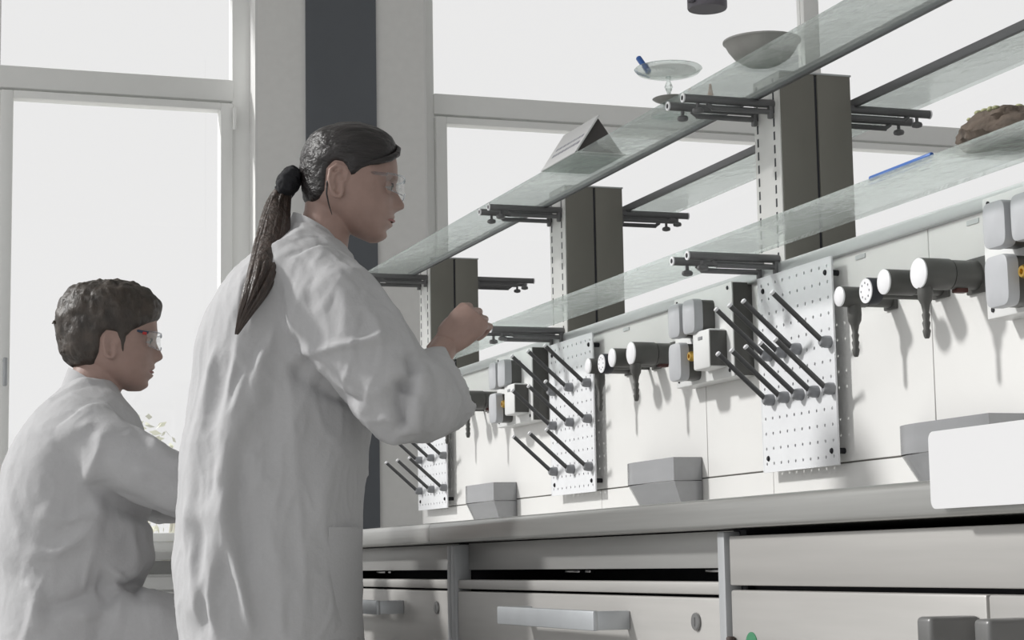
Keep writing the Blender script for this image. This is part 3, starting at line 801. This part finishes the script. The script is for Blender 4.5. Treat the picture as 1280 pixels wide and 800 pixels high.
def hair_shell(F, T, poly, grow, wobble, name, mat, parent, n=96, p=2.03, strand=(26, 26, 5), soft=5., v_keep=None):
    """hair: the scalp sections pushed out inside the hair outline and sunk below the skin elsewhere"""
    mb = MB(); y0, y1 = min(t[0] for t in T), max(t[0] for t in T)
    s = .5-.5*np.cos(np.linspace(0, PI, 120)); ys = y0+(y1-y0)*s
    Fr, Bk, H = smooth_tab(T, ys, 1.6); rings = []
    for y, f, b, h in zip(ys, Fr, Bk, H):
        c, a = (f+b)/2, (f-b)/2
        rings.append([F.W(c+a*sup(math.cos(2*PI*k/n), p), y, h*F.a*sup(math.sin(2*PI*k/n), p)) for k in range(n)])
    mb.loft(rings); me = mb.mesh(name)
    def fn(co, no):
        l = local(F, co); gx = l[:, 0]/F.a+F.pc; gy = 500-(l[:, 2]-F.w0)/F.b
        sd = inside_poly(gx, gy, poly); t = np.clip(sd/soft*.5+.5, 0, 1); t = t*t*(3-2*t)
        g = grow(gx, gy, l[:, 1]) if callable(grow) else grow
        e = np.clip(sd/20., 0, 1); e = .18+.82*e*(2-e)
        return -.012+t*(.0128+e*g+e*wobble*(vnoise(l, strand)+.5*vnoise(l, tuple(2.2*q for q in strand), 3.)))
    displace(me, fn)
    return place(name, me, mat, parent, F)
def glasses(F, y, xb, xf, vhalf, hw, label, frame_mat, tmp_mat, accent=None, drop=0):
    """safety glasses: two curved lenses, brow bar, nose bridge, temples back to the ears"""
    e = empty('safety_glasses', F.W(xf, y, 0), label, 'glasses')
    n = 14; half = []
    def arc(t, gy, off=0.):                                     # t -1..1 across the face
        v = t*vhalf; x = xf-(abs(t)**2.6)*hw[1]+off
        return F.W(x, gy, v)
    for sgn in (1, -1):
        outer, inner = [], []
        for k in range(n+1):
            t = sgn*(.10+.90*k/n); q = k/n
            up = y-hw[0]*.42; dn = y+hw[0]*(.58-.22*q**2-.30*(1-q)**4)+drop
            outer.append((t, up, dn))
        mb = MB(); bm = mb.bm
        V = [[bm.verts.new(arc(t, u_+(d_-u_)*j/6., o)) for j in range(7)] for o in (0, -1.2) for (t, u_, d_) in outer]
        A, B2 = V[:n+1], V[n+1:]
        for Q in (A, B2):
            for i in range(n):
                for j in range(6): bm.faces.new((Q[i][j], Q[i+1][j], Q[i+1][j+1], Q[i][j+1]))
        edge = [(i, 0) for i in range(n+1)]+[(n, j) for j in range(1, 7)]+[(i, 6) for i in range(n-1, -1, -1)]+[(0, j) for j in range(5, 0, -1)]
        for (a, b), (c, d) in zip(edge, edge[1:]+edge[:1]): bm.faces.new((A[a][b], A[c][d], B2[c][d], B2[a][b]))
        ln = mb.build('lens', 'lens', e)
        MB().tube([arc(t, u_-.4, .5) for t, u_, d_ in outer], [.0016]*(n+1), 8).build('brow_bar', frame_mat, ln)
        MB().tube([arc(t, d_+.4, .5) for t, u_, d_ in outer], [.0011]*(n+1), 8).build('lower_rim', frame_mat, ln)
        t, u_, d_ = outer[-1]
        P0 = arc(t, u_+1, 0); vv = sgn*(vhalf+.001)
        tm = MB().tube([P0, F.W(xf-hw[1]-4, y-hw[0]*.38, vv), F.W((xb+xf-hw[1])/2, y-hw[0]*.42-1.5, vv*1.01), F.W(xb, y-hw[0]*.45-2.5, vv)], [.0028, .003, .0024, .0018], 10, (F.v, .6)).build('temple', tmp_mat, e)
        if accent: MB().tube([F.W(xf-hw[1]-2, y-hw[0]*.30, vv*1.01), F.W(xf-hw[1]-7, y-hw[0]*.34, vv*1.01)], .0032, 10).build('hinge_cap', accent, tm)
    MB().tube([arc(-.12, y-hw[0]*.3, .4), arc(0, y-hw[0]*.42, .6), arc(.12, y-hw[0]*.3, .4)], .0017, 8).build('bridge', frame_mat, e)
    return e
def eyes(F, parent, cx, cy, v, r):
    for sgn in (1, -1):
        c = F.W(cx, cy, sgn*v)
        eb = MB().ball(c, r, 20).build('eye', 'eye', parent)
        MB().ball(c+F.R @ Vector((r*.52, 0, -.0008)), r*.62, 16).build('iris', 'iris', eb)
        MB().ball(c+F.R @ Vector((-.0008, 0, .0046)), r*1.10, 20).build('eyelid', 'skin', parent)
        MB().ball(c+F.R @ Vector((-.0018, 0, -.0062)), r*1.02, 20).build('eyelid', 'skin', parent)
def legs(mb, F, hx, hy, kx, ky, fx, v, r=(.085, .058, .038)):
    for sgn in (1, -1):
        k = F.W(kx, ky, sgn*v); a = F.O+F.R @ Vector(((fx-F.pc)*F.a, sgn*v, .075))
        mb.tube([F.W(hx, hy, sgn*v*.9), (F.W(hx, hy, sgn*v)+k)/2, k, (k+a)/2+Vector((0, 0, .06)), a, a-Vector((0, 0, .045))], [r[0], r[0]*.88, r[1], r[1]*.98, r[2], r[2]*.9], 20)
        mb.tube([a+Vector((0, 0, -.03))-F.u*.03, a+Vector((0, 0, -.045))+F.u*.06, a+Vector((0, 0, -.055))+F.u*.15], [.034, .036, .022], 16)
def shoes(F, parent, fx, v, z=0.):
    for sgn in (1, -1):
        a = F.O+F.R @ Vector(((fx-F.pc)*F.a, sgn*v, z))
        mb = MB(); rings = []
        for t, hw, h in ((-.075, .015, .03), (-.065, .032, .07), (-.03, .038, .085), (.03, .040, .075), (.10, .046, .052), (.16, .042, .040), (.19, .02, .022)):
            ring = []
            for k in range(20):
                q = 2*PI*k/20; ring.append(a+F.u*t+F.v*(hw*math.cos(q))+Vector((0, 0, max(0.0005, h*.5+h*.55*math.sin(q)))))
            rings.append(ring)
        mb.loft(rings); sh = mb.build('shoe', 'shoe', parent)

# ---------- the standing woman
FW = Fig((.7708, 3.5165, 0), (.97681, -.21411, 0), 350, .001483, .001495, 1.1297)
WT = [(158, 455, 425, 10), (163, 474, 405, 27), (171, 487, 393, 38), (184, 495, 384, 46.5), (198, 498.5, 380, 50), (210, 500, 379, 51), (220, 499.5, 379.5, 51), (228, 497.5, 380.5, 50.5), (240, 495, 382, 50), (250, 494, 384.5, 48.5), (259, 493, 389, 46.5), (267, 492.5, 398, 44), (275, 491.5, 410, 40.5), (284, 488.5, 424, 35), (291, 485.5, 436, 29), (297, 484, 447, 22), (302, 479, 458, 13), (304.5, 471, 464, 3)]
WFE = [(237, 21, -6.5, 6.5, 10), (224, 20, 2.4, 4, 13), (254, 30, 2.2, 8, 12), (272.5, 0, 4.2, 2.8, 13), (278, 0, -3.2, 1.5, 13), (282.8, 0, 4.6, 2.8, 12), (289, 0, -2.4, 3, 11), (298, 0, 2.0, 4, 11), (270, 36, -1.5, 9, 9), (262, 0, .8, 3, 12)]
WNO = [(222, 0, 5), (229, 1.0, 5), (236, 3.5, 5.5), (246, 9, 6.5), (253, 13.5, 8), (257.5, 15.5, 9.5), (261, 13.5, 11), (264.5, 5.5, 12), (267.5, 0.8, 10), (270, 0, 9)]
mb = MB(); head(mb, FW, WT, WFE, WNO)
for sd in (1, -1): ear(mb, FW, 423, 236, 41, .0725, sd)
mb.tube([FW.W(414, 240), FW.W(411, 268), FW.W(405, 295), FW.W(392, 330), FW.W(388, 350)], [.045, .045, .049, .062, .07], 28)
loft_tab(mb, FW, [(330, 325, 430, 60), (350, 310, 438, 105), (380, 290, 440, 108), (450, 275, 440, 98), (540, 268, 430, 90), (600, 262, 428, 100), (680, 262, 425, 104), (720, 275, 420, 100)])
arm_p = [FW.N(388, 366, -.165), FW.N(438, 445, -.200), FW.N(488, 512, -.205), FW.N(518, 480, -.160), FW.N(550, 434, -.105)]
mb.tube(arm_p, [.050, .045, .042, .034, .0225], 20, None)
farm = [FW.N(388, 366, .165), FW.N(402, 450, .205), FW.N(406, 540, .215), FW.N(405, 620, .20), FW.N(404, 680, .19)]
mb.tube(farm, [.050, .045, .040, .034, .025], 20)
legs(mb, FW, 335, 700, 330, 960, 318, .09)
# right hand: a loose fist, knuckles to the front, thumb on top; the left arm hangs behind the body
hw = FW.N(550, 434, -.105); dD = FW.R @ Vector((.70, .12, .70)); dT = FW.R @ Vector((-.62, .25, .72)); dT = (dT-dD.normalized()*dT.dot(dD.normalized())).normalized()
dB = dD.normalized().cross(dT); dB = dB if dB.dot(FW.v) < 0 else -dB
hand(mb, hw, dD, dB, dT, (1.05, 1.5, 1.0), .93, (.30, .55))
wl = FW.N(404, 680, .19); hand(mb, wl, FW.R @ Vector((.05, 0, -1)), FW.R @ Vector((.2, .95, 0)), FW.R @ Vector((1, -.2, 0)), (.25, .35, .3), .88)
me = voxel(mb, .0026, 3, .5)
woman = place('person', me, 'skin', None, FW)
tag(woman, 'standing woman in white lab coat, dark ponytail, clear glasses, raising one fist', 'person')
# lab coat
mb = MB()
WC = [(288, 366, 404, 34), (302, 346, 420, 62), (318, 320, 432, 98), (336, 300, 441, 122), (360, 279, 450, 131), (388, 258, 458, 131), (430, 244, 466, 124), (480, 240, 464, 118), (530, 235, 459, 115), (590, 230, 454, 117), (650, 223, 450, 122), (710, 221, 448, 127), (760, 225, 448, 130), (800, 230, 449, 132), (880, 236, 452, 136), (955, 238, 455, 138)]
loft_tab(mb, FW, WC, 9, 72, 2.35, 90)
sl = [FW.N(372, 352, -.130), FW.N(398, 384, -.168), FW.N(440, 438, -.200), FW.N(472, 484, -.212), FW.N(492, 502, -.210), FW.N(508, 501, -.196), FW.N(530, 491, -.170), FW.N(556, 479, -.158), FW.N(560, 477.5, -.158)]
mb.tube(sl, [.080, .088, .086, .083, .085, .084, .077, .067, .064], 40, (FW.v, .86))
mb.tube([FW.W(372, 352, .130), FW.W(388, 384, .165), FW.W(402, 450, .200), FW.W(412, 530, .210), FW.W(424, 600, .200)], [.078, .084, .078, .070, .064], 30)
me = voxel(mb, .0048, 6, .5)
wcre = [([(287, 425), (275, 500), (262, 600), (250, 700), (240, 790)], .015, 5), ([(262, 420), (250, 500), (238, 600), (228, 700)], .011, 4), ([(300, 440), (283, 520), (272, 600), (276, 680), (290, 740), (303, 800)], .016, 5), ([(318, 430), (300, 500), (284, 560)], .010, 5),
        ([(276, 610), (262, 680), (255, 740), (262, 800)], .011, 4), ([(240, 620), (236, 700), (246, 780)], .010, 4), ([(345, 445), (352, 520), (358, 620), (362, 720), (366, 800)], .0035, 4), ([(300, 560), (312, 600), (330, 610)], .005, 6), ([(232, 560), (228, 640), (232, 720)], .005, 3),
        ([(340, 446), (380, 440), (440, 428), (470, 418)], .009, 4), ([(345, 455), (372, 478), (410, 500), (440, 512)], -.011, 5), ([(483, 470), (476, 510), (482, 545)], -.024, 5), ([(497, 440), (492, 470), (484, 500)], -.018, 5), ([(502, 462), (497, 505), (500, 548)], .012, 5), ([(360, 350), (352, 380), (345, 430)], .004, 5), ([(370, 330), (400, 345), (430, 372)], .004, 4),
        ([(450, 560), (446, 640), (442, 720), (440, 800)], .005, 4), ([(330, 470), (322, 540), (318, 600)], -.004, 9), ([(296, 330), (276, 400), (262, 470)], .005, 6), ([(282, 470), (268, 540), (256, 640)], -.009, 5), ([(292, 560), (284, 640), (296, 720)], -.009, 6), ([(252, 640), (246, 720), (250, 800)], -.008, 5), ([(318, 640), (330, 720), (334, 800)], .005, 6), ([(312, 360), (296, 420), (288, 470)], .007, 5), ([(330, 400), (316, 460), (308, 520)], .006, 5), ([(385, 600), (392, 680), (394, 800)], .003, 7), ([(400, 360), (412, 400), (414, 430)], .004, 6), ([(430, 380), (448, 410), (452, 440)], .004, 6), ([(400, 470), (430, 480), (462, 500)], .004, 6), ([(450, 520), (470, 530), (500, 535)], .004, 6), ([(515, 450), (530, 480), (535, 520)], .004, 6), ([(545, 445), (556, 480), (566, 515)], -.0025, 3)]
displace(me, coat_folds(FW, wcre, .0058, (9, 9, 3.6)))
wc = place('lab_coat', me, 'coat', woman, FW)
def collar(F, P, name, parent, th=.004):
    """turned-down collar: an open band around the neck; P = list of (angle, gx, gy_top, gy_bottom, v)"""
    mb = MB(); top, bot, bot2, top2 = [], [], [], []
    rings = []
    for (x, y0, y1, v, ox, ov) in P:
        rings.append([F.W(x, y0, v), F.W(x+ox*.5, (y0+y1)/2, v+ov*.5), F.W(x+ox, y1, v+ov), F.W(x+ox*.85, y1, v+ov*.85), F.W(x+ox*.3, (y0+y1)/2, v+ov*.3), F.W(x-ox*.12, y0+1, v-ov*.12)])
    mb.loft(rings); return mb.build(name, 'coat', parent)
CP = []
for k in range(25):
    t = PI*(-.86+1.72*k/24)                                   # from one lapel round the nape to the other
    x = 396-30*math.cos(t); v = .056*math.sin(t); y = 292-18*math.cos(t)
    CP.append((x, y-7, y+24, v, -15*math.cos(t)+3, .030*math.sin(t)))
collar(FW, CP, 'collar', wc)
# patch pocket on the near hip
def patch(F, tab, x0, x1, y0, y1, name, parent, p=2.35, off=.004, n=10):
    ys = np.linspace(y0, y1, n); B, Fr, H = smooth_tab(tab, ys, 9); mb = MB(); bm = mb.bm; G = []
    for o in (off, -.012):
        for y, b, f, h in zip(ys, B, Fr, H):
            c, a = (b+f)/2, (f-b)/2; row = []
            for i in range(n):
                x = x0+(x1-x0)*i/(n-1); q = min(.985, abs((x-c)/a)); v = -h*F.a*(1-q**p)**(1/p)
                row.append(bm.verts.new(F.W(x+(o/F.a)*(x-c)/a, y, v-o)))
            G.append(row)
    A, B2 = G[:n], G[n:]
    for Q in (A, B2):
        for i in range(n-1):
            for j in range(n-1): bm.faces.new((Q[i][j], Q[i+1][j], Q[i+1][j+1], Q[i][j+1]))
    ed = [(0, j) for j in range(n)]+[(i, n-1) for i in range(1, n)]+[(n-1, j) for j in range(n-2, -1, -1)]+[(i, 0) for i in range(n-2, 0, -1)]
    for (a, b), (c, d) in zip(ed, ed[1:]+ed[:1]): bm.faces.new((A[a][b], A[c][d], B2[c][d], B2[a][b]))
    return mb.build(name, 'coat', parent)
patch(FW, WC, 404, 444, 662, 792, 'pocket', wc, off=.007)
# hair, scrunchie and ponytail
WH = [(505, 180), (503, 191), (496, 200), (484, 208), (468, 215), (453, 221), (444, 229), (438, 231), (433, 222), (428, 213), (419, 211), (411, 219), (409, 235), (408, 246), (401, 256), (388, 262), (372, 258), (352, 200), (372, 140), (450, 120), (520, 150)]
WTH = [(t[0], t[1], t[2], t[3]) for t in WT if t[0] < 290]
hair = hair_shell(FW, WTH, WH, lambda gx, gy, v: .0055+.002*np.clip((215-gy)/50, 0, 1), .0022, 'hair', 'hairdark', woman, strand=(14, 60, 60))
mb = MB(); mb.tube([FW.W(494, 178, -.006), FW.W(500.5, 187, -.020), FW.W(498, 196, -.038), FW.W(488, 204, -.056), FW.W(472, 210, -.069), FW.W(452, 214, -.076)], [.003, .005, .006, .0065, .006, .003], 12); mb.build('fringe_strand', 'hairdark', hair)
MB().tube([FW.W(409, 236, -.079), FW.W(408, 252, -.078), FW.W(411, 265, -.070), FW.W(415, 276, -.058)], [.0018, .0017, .0013, .0006], 8).build('loose_strand', 'hairdark', hair)
mb = MB(); c = FW.W(361, 229, 0); ring = []
for k in range(37):
    t = 2*PI*k/36; rr = 13.5+1.6*math.sin(9*t); ring.append(c+FW.R @ Vector((.42*rr*FW.a*math.sin(t), rr*FW.a*math.cos(t), rr*FW.a*math.sin(t)*.9)))
mb.tube(ring, [.0165+.0035*math.sin(11*2*PI*k/36) for k in range(37)], 14)
mb.ball(c, .024, 16)
me = voxel(mb, .0025, 2)
displace(me, lambda co, no: .0022*vnoise(co, (90, 90, 90)))
place('scrunchie', me, 'scrunchie', hair, FW)
pt = [(374, 227, 0), (356, 235, -.005), (346, 256, -.020), (338, 280, -.065), (328, 308, -.115), (315, 338, -.178), (302, 366, -.208), (291, 390, -.212), (283, 410, -.208), (279, 420, -.206)]
pr = [.012, .015, .023, .028, .030, .028, .023, .015, .008, .003]
pp = [FW.N(*q) for q in pt]; sp = []
for i_ in range(len(pp)-1):                                   # smooth centre line
    a_, b_, c_, d_ = pp[max(i_-1, 0)], pp[i_], pp[i_+1], pp[min(i_+2, len(pp)-1)]
    for q in range(4):
        t = q/4.; sp.append((.5*((2*b_)+(c_-a_)*t+(2*a_-5*b_+4*c_-d_)*t*t+(3*b_-a_-3*c_+d_)*t**3), pr[i_]+(pr[i_+1]-pr[i_])*t))
sp.append((pp[-1], pr[-1]))
mb = MB(); rnd = random.Random(11)
mb.tube([q[0] for q in sp], [q[1]*.80 for q in sp], 18, (FW.v, .6))
for k in range(64):
    a0 = rnd.uniform(0, 2*PI); r_ = rnd.uniform(.72, 1.0); tw = rnd.uniform(-.5, .5); end = rnd.randint(len(sp)-9, len(sp)) if k > 20 else len(sp)
    path, rad = [], []
    for i_, (c_, w_) in enumerate(sp[:end]):
        t = i_/len(sp); a = a0+tw*t*2
        path.append(c_+FW.R @ Vector((math.cos(a)*w_*r_*.92, math.sin(a)*w_*r_*.55, math.sin(a*1.7)*w_*.15))); rad.append(max(.0006, w_*.19*(1 if i_ < end-9 else (end-i_)/10)))
    mb.tube(path, rad, 6)
mb.build('ponytail', 'hairtip', hair, smooth=True)
eyes(FW, woman, 484, 237.5, .0305, .0108)
for sgn in (1, -1):
    MB().tube([FW.W(482, 236.5, sgn*0.0405), FW.W(488, 233.5, sgn*0.038), FW.W(492.5, 233.5, sgn*0.031), FW.W(493, 236, sgn*0.022)], [.0006, .0014, .0016, .0012], 8).build('eyelashes', 'brow', woman)
for sgn in (1, -1):
    MB().tube([FW.W(496, 224.5, sgn*.014), FW.W(495, 222, sgn*.028), FW.W(488, 222.5, sgn*.044)], [.0012, .002, .001], 8).build('eyebrow', 'brow', woman)
MB().tube([FW.W(486.2, 278, -.025), FW.W(490, 277.6, -.018), FW.W(493, 277, -.009), FW.W(494.6, 277, 0), FW.W(493, 277, .009), FW.W(490, 277.6, .018), FW.W(486.2, 278, .025)], [.0010, .0019, .0023, .0025, .0023, .0019, .0010], 8).build('lips', 'lips', woman)
shoes(FW, woman, 318, .09)
glasses(FW, 235, 436, 508, .066, (25, 24), 'clear safety glasses worn by the standing woman', 'clearplastic', 'clearplastic')

# ---------- the seated man
FM = Fig((.4768, 4.1225, 0), (.99338, -.11489, 0), 100, .001662, .001699, 1.178)
MT = [(360, 152, 118, 10), (364, 167, 102, 26), (371, 181, 90, 36), (383, 190, 81, 44), (396, 194, 77, 47.5), (408, 195.5, 76, 48.5), (417, 195, 76.5, 48.5), (425, 193, 78, 48), (435, 191.5, 81, 47), (445, 190.5, 85, 45.5), (453, 190, 92, 44), (460, 189.5, 102, 42), (468, 188.5, 114, 39), (476, 186.5, 127, 34), (483, 185.5, 139, 27), (488, 181, 152, 17), (491, 174, 160, 4)]
MFE = [(431, 19.5, -5, 6, 9), (419, 18, 2.6, 3.6, 12), (446, 27, 1.6, 7, 11), (461.5, 0, 4.0, 2.6, 12), (467.5, 0, -3.2, 1.5, 12), (472, 0, 4.0, 2.5, 11), (479, 0, -2.2, 2.6, 10), (485, 0, 1.0, 3, 10)]
MNO = [(418, 0, 5), (424, 1.5, 5), (431, 4, 5.5), (439, 8.5, 6.5), (445, 12, 7.5), (448.5, 13.5, 9), (452, 11, 10), (455, 4, 10.5), (458, .5, 9), (460, 0, 9)]
mb = MB(); head(mb, FM, MT, MFE, MNO)
for sd in (1, -1): ear(mb, FM, 138, 438, 34, .0735, sd)
mb.tube([FM.W(126, 440), FM.W(124, 462), FM.W(118, 486), FM.W(106, 520), FM.W(100, 540)], [.050, .052, .056, .07, .08], 28)
loft_tab(mb, FM, [(515, 62, 150, 60), (535, 45, 165, 108), (570, 32, 166, 108), (630, 28, 162, 94), (700, 30, 155, 84), (760, 32, 140, 84), (800, 34, 140, 84)])
for sgn in (1, -1):
    mb.tube([FM.N(90, 562, sgn*.165), FM.N(150, 592, sgn*.19), FM.N(222, 620, sgn*.20), FM.N(270, 622, sgn*.18), FM.N(316, 640, sgn*.15)], [.052, .047, .044, .038, .029], 20)
    hand(mb, FM.N(316, 640, sgn*.15), FM.R @ Vector((.8, -.1*sgn, -.6)), FM.R @ Vector((.4, sgn*.45, .6)), FM.R @ Vector((0, -sgn*.9, .4)), (.3, .4, .4), .95)
legs(mb, FM, 80, 790, 335, 790, 335, .105, (.085, .06, .042))
me = voxel(mb, .003, 3, .5)
man = place('person', me, 'skin', None, FM)
tag(man, 'seated man in white lab coat with short brown hair, behind the standing woman at left', 'person')
mb = MB()
MC = [(478, 88, 140, 36), (492, 72, 150, 58), (508, 54, 160, 92), (526, 36, 172, 116), (550, 20, 180, 126), (585, 7, 186, 128), (620, 0, 189, 124), (660, -5, 191, 118), (700, -6, 189, 114), (722, -6, 178, 116), (745, -7, 168, 122), (800, -8, 165, 130), (835, -6, 160, 130)]
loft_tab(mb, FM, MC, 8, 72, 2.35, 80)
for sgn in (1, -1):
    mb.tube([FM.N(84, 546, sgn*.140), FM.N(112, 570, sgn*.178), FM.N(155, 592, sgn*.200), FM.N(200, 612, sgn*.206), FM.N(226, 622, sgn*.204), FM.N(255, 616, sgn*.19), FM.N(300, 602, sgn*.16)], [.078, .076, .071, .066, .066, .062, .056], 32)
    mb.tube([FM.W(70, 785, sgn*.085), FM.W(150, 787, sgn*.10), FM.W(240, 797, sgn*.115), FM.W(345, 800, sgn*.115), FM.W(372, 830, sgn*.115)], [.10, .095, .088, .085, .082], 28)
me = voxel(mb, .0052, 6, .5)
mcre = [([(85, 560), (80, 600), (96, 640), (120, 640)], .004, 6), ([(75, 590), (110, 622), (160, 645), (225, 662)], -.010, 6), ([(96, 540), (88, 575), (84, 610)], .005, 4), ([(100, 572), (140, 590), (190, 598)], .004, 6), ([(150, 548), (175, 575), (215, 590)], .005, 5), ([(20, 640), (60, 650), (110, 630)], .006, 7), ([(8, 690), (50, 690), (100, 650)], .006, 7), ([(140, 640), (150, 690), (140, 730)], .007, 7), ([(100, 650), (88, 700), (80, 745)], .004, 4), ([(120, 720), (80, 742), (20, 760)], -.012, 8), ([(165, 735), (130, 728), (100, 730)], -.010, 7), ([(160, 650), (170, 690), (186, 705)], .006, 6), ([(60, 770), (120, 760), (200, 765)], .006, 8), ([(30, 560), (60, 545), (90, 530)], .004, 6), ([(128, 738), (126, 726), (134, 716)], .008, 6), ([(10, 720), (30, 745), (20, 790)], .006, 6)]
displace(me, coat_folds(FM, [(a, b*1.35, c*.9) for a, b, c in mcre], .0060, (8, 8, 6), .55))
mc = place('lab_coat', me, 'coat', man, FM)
CP = []
for k in range(25):
    t = PI*(-.88+1.76*k/24)
    x = 114-29*math.cos(t); v = .058*math.sin(t); y = 490-19*math.cos(t)
    CP.append((x, y-9, y+24, v, -14*math.cos(t)+2, .028*math.sin(t)))
collar(FM, CP, 'collar', mc)
MH = [(203, 372), (203, 395), (196, 404), (188, 409), (176, 415), (164, 422), (157, 428), (154, 448), (149, 449), (147, 436), (143, 424), (132, 422), (126, 430), (124, 448), (118, 462), (100, 470), (80, 472), (60, 440), (60, 350), (140, 330), (215, 345)]
MTH = [t for t in MT if t[0] < 478]
mh = hair_shell(FM, MTH, MH, lambda gx, gy, v: .0085+.004*np.clip((420-gy)/50, 0, 1)+.004*np.clip((110-gx)/30, 0, 1)+.005*np.clip((gx-176)/14, 0, 1)*np.clip((412-gy)/10, 0, 1), .0058, 'hair', 'hairbrown', man, strand=(62, 62, 34), soft=5)
# loose tufts along the crown, nape and fringe
rnd = random.Random(8)
for k in range(26):
    a = rnd.uniform(.15, 1.25)*PI; ex, ey = 135+64*math.cos(a), 408-50*math.sin(a)
    if a > PI: ex, ey = 73+10*(a-PI), 408+50*(a-PI)
    v = rnd.uniform(-.04, .04); dx, dy = (ex-135)/64., (ey-412)/54.; cu = rnd.uniform(-3, 3); L = rnd.uniform(1, 3.5)
    MB().tube([FM.W(ex-dx*4, ey-dy*4, v), FM.W(ex+dx*1+cu*.3, ey+dy*1, v), FM.W(ex+dx*L*.5+cu, ey+dy*L*.5+rnd.uniform(-1, 2), v+rnd.uniform(-.005, .005)), FM.W(ex+dx*L*.5+cu*1.7, ey+dy*L*.4+rnd.uniform(0, 4), v)], [.006, .0052, .0034, .0008], 8).build('hair_tuft', 'hairbrown', mh)
eyes(FM, man, 180.5, 431, .0295, .0108)
for sgn in (1, -1):
    MB().tube([FM.W(178, 430.5, sgn*0.0395), FM.W(184, 427.5, sgn*0.037), FM.W(188, 427.5, sgn*0.03), FM.W(188.5, 430, sgn*0.021)], [.0006, .0014, .0016, .0012], 8).build('eyelashes', 'brow', man)
for sgn in (1, -1):
    MB().tube([FM.W(191.5, 419.5, sgn*.014), FM.W(190, 417.5, sgn*.028), FM.W(184, 418.5, sgn*.043)], [.0016, .0026, .0012], 8).build('eyebrow', 'brow', man)
MB().tube([FM.W(183.5, 468, -.025), FM.W(187, 467.8, -.018), FM.W(189.4, 467.3, -.009), FM.W(190.4, 467.5, 0), FM.W(189.4, 467.3, .009), FM.W(187, 467.8, .018), FM.W(183.5, 468, .025)], [.001, .0018, .0022, .0024, .0022, .0018, .001], 8).build('lips', 'lips', man)

legs_me = MB()
for sgn in (1, -1):
    k = FM.W(335, 790, sgn*.105); a = FM.O+FM.R @ Vector(((335-FM.pc)*FM.a, sgn*.105, .09))
    legs_me.tube([k-Vector((0, 0, .03)), k-Vector((0, 0, .06)), (k+a)/2, a], [.070, .072, .066, .055], 22)
me = voxel(legs_me, .008, 3); place('trousers', me, 'trouser', man, FM)
shoes(FM, man, 335, .105)
glasses(FM, 430, 150, 200, .064, (22, 17), 'safety glasses with dark blue temples worn by the seated man', 'clearplastic', 'temple', 'red')
# lab stool under him
sc = FM.O+FM.R @ Vector(((78-FM.pc)*FM.a, 0, 0))
st = empty('lab_stool', sc, 'black swivel stool under the seated man', 'stool')
MB().lathe(sc, [(.10, .53), (.19, .535), (.20, .55), (.195, .568), (.16, .575), (.01, .572)], n=40).build('seat', 'stool', st)
MB().cyl(sc+Vector((0, 0, .09)), sc+Vector((0, 0, .531)), .024, n=20).build('column', 'chrome', st)
for k in range(5):
    a = 2*PI*k/5+.3; d = Vector((math.cos(a), math.sin(a), 0))
    lg = MB().tube([sc+Vector((0, 0, .12)), sc+d*.15+Vector((0, 0, .10)), sc+d*.29+Vector((0, 0, .06))], [.022, .019, .014], 12).build('leg', 'stool', st)
    MB().cyl(sc+d*.29+Vector((0, 0, .026))-d.cross(Vector((0, 0, 1)))*.012, sc+d*.29+Vector((0, 0, .026))+d.cross(Vector((0, 0, 1)))*.012, .0255, n=18, bev=.004).build('caster', 'stool', lg)
# ------------------------------------------------------------------ light
w = bpy.data.worlds.new('world'); S.world = w; w.use_nodes = True
nt = w.node_tree; nt.nodes.clear()
out = nt.nodes.new('ShaderNodeOutputWorld'); bg = nt.nodes.new('ShaderNodeBackground'); nt.links.new(bg.outputs[0], out.inputs[0])
tc = nt.nodes.new('ShaderNodeTexCoord'); sx = nt.nodes.new('ShaderNodeSeparateXYZ'); nt.links.new(tc.outputs['Generated'], sx.inputs[0])
def mrange(src, a, b, c, d, interp='SMOOTHSTEP'):
    n = nt.nodes.new('ShaderNodeMapRange'); n.interpolation_type = interp
    for i, v in zip((1, 2, 3, 4), (a, b, c, d)): n.inputs[i].default_value = v
    nt.links.new(src, n.inputs[0]); return n.outputs[0]
fb = mrange(sx.outputs['X'], -.35, .45, .72, .25)
fm = mrange(sx.outputs['Y'], -.25, .5, 0, 1)
mxn = nt.nodes.new('ShaderNodeMix'); mxn.data_type = 'FLOAT'
nt.links.new(fm, mxn.inputs[0]); nt.links.new(fb, mxn.inputs[2]); mxn.inputs[3].default_value = .875
fy = mxn.outputs[0]
neg = nt.nodes.new('ShaderNodeMath'); neg.operation = 'MULTIPLY'; neg.inputs[1].default_value = -1; nt.links.new(sx.outputs['X'], neg.inputs[0])
fx = mrange(neg.outputs[0], .25, .9, 0, .12)
add = nt.nodes.new('ShaderNodeMath'); add.operation = 'ADD'; nt.links.new(fy, add.inputs[0]); nt.links.new(fx, add.inputs[1])
nt.links.new(add.outputs[0], bg.inputs['Strength']); bg.inputs['Color'].default_value = (1, .998, .996, 1)
sun = bpy.data.lights.new('sun', 'SUN'); sun.energy = 2.85; sun.angle = math.radians(5); sun.color = (1, .99, .97)
so = bpy.data.objects.new('sun', sun); COL.objects.link(so); so.location = (-8, 5, 7)
so.rotation_euler = Vector((1, -.45, -.75)).to_track_quat('-Z', 'Y').to_euler()
S.view_settings.view_transform = 'Standard'; S.view_settings.look = 'None'; S.view_settings.gamma = 1; S.view_settings.exposure = 0
S.view_settings.use_curve_mapping = False
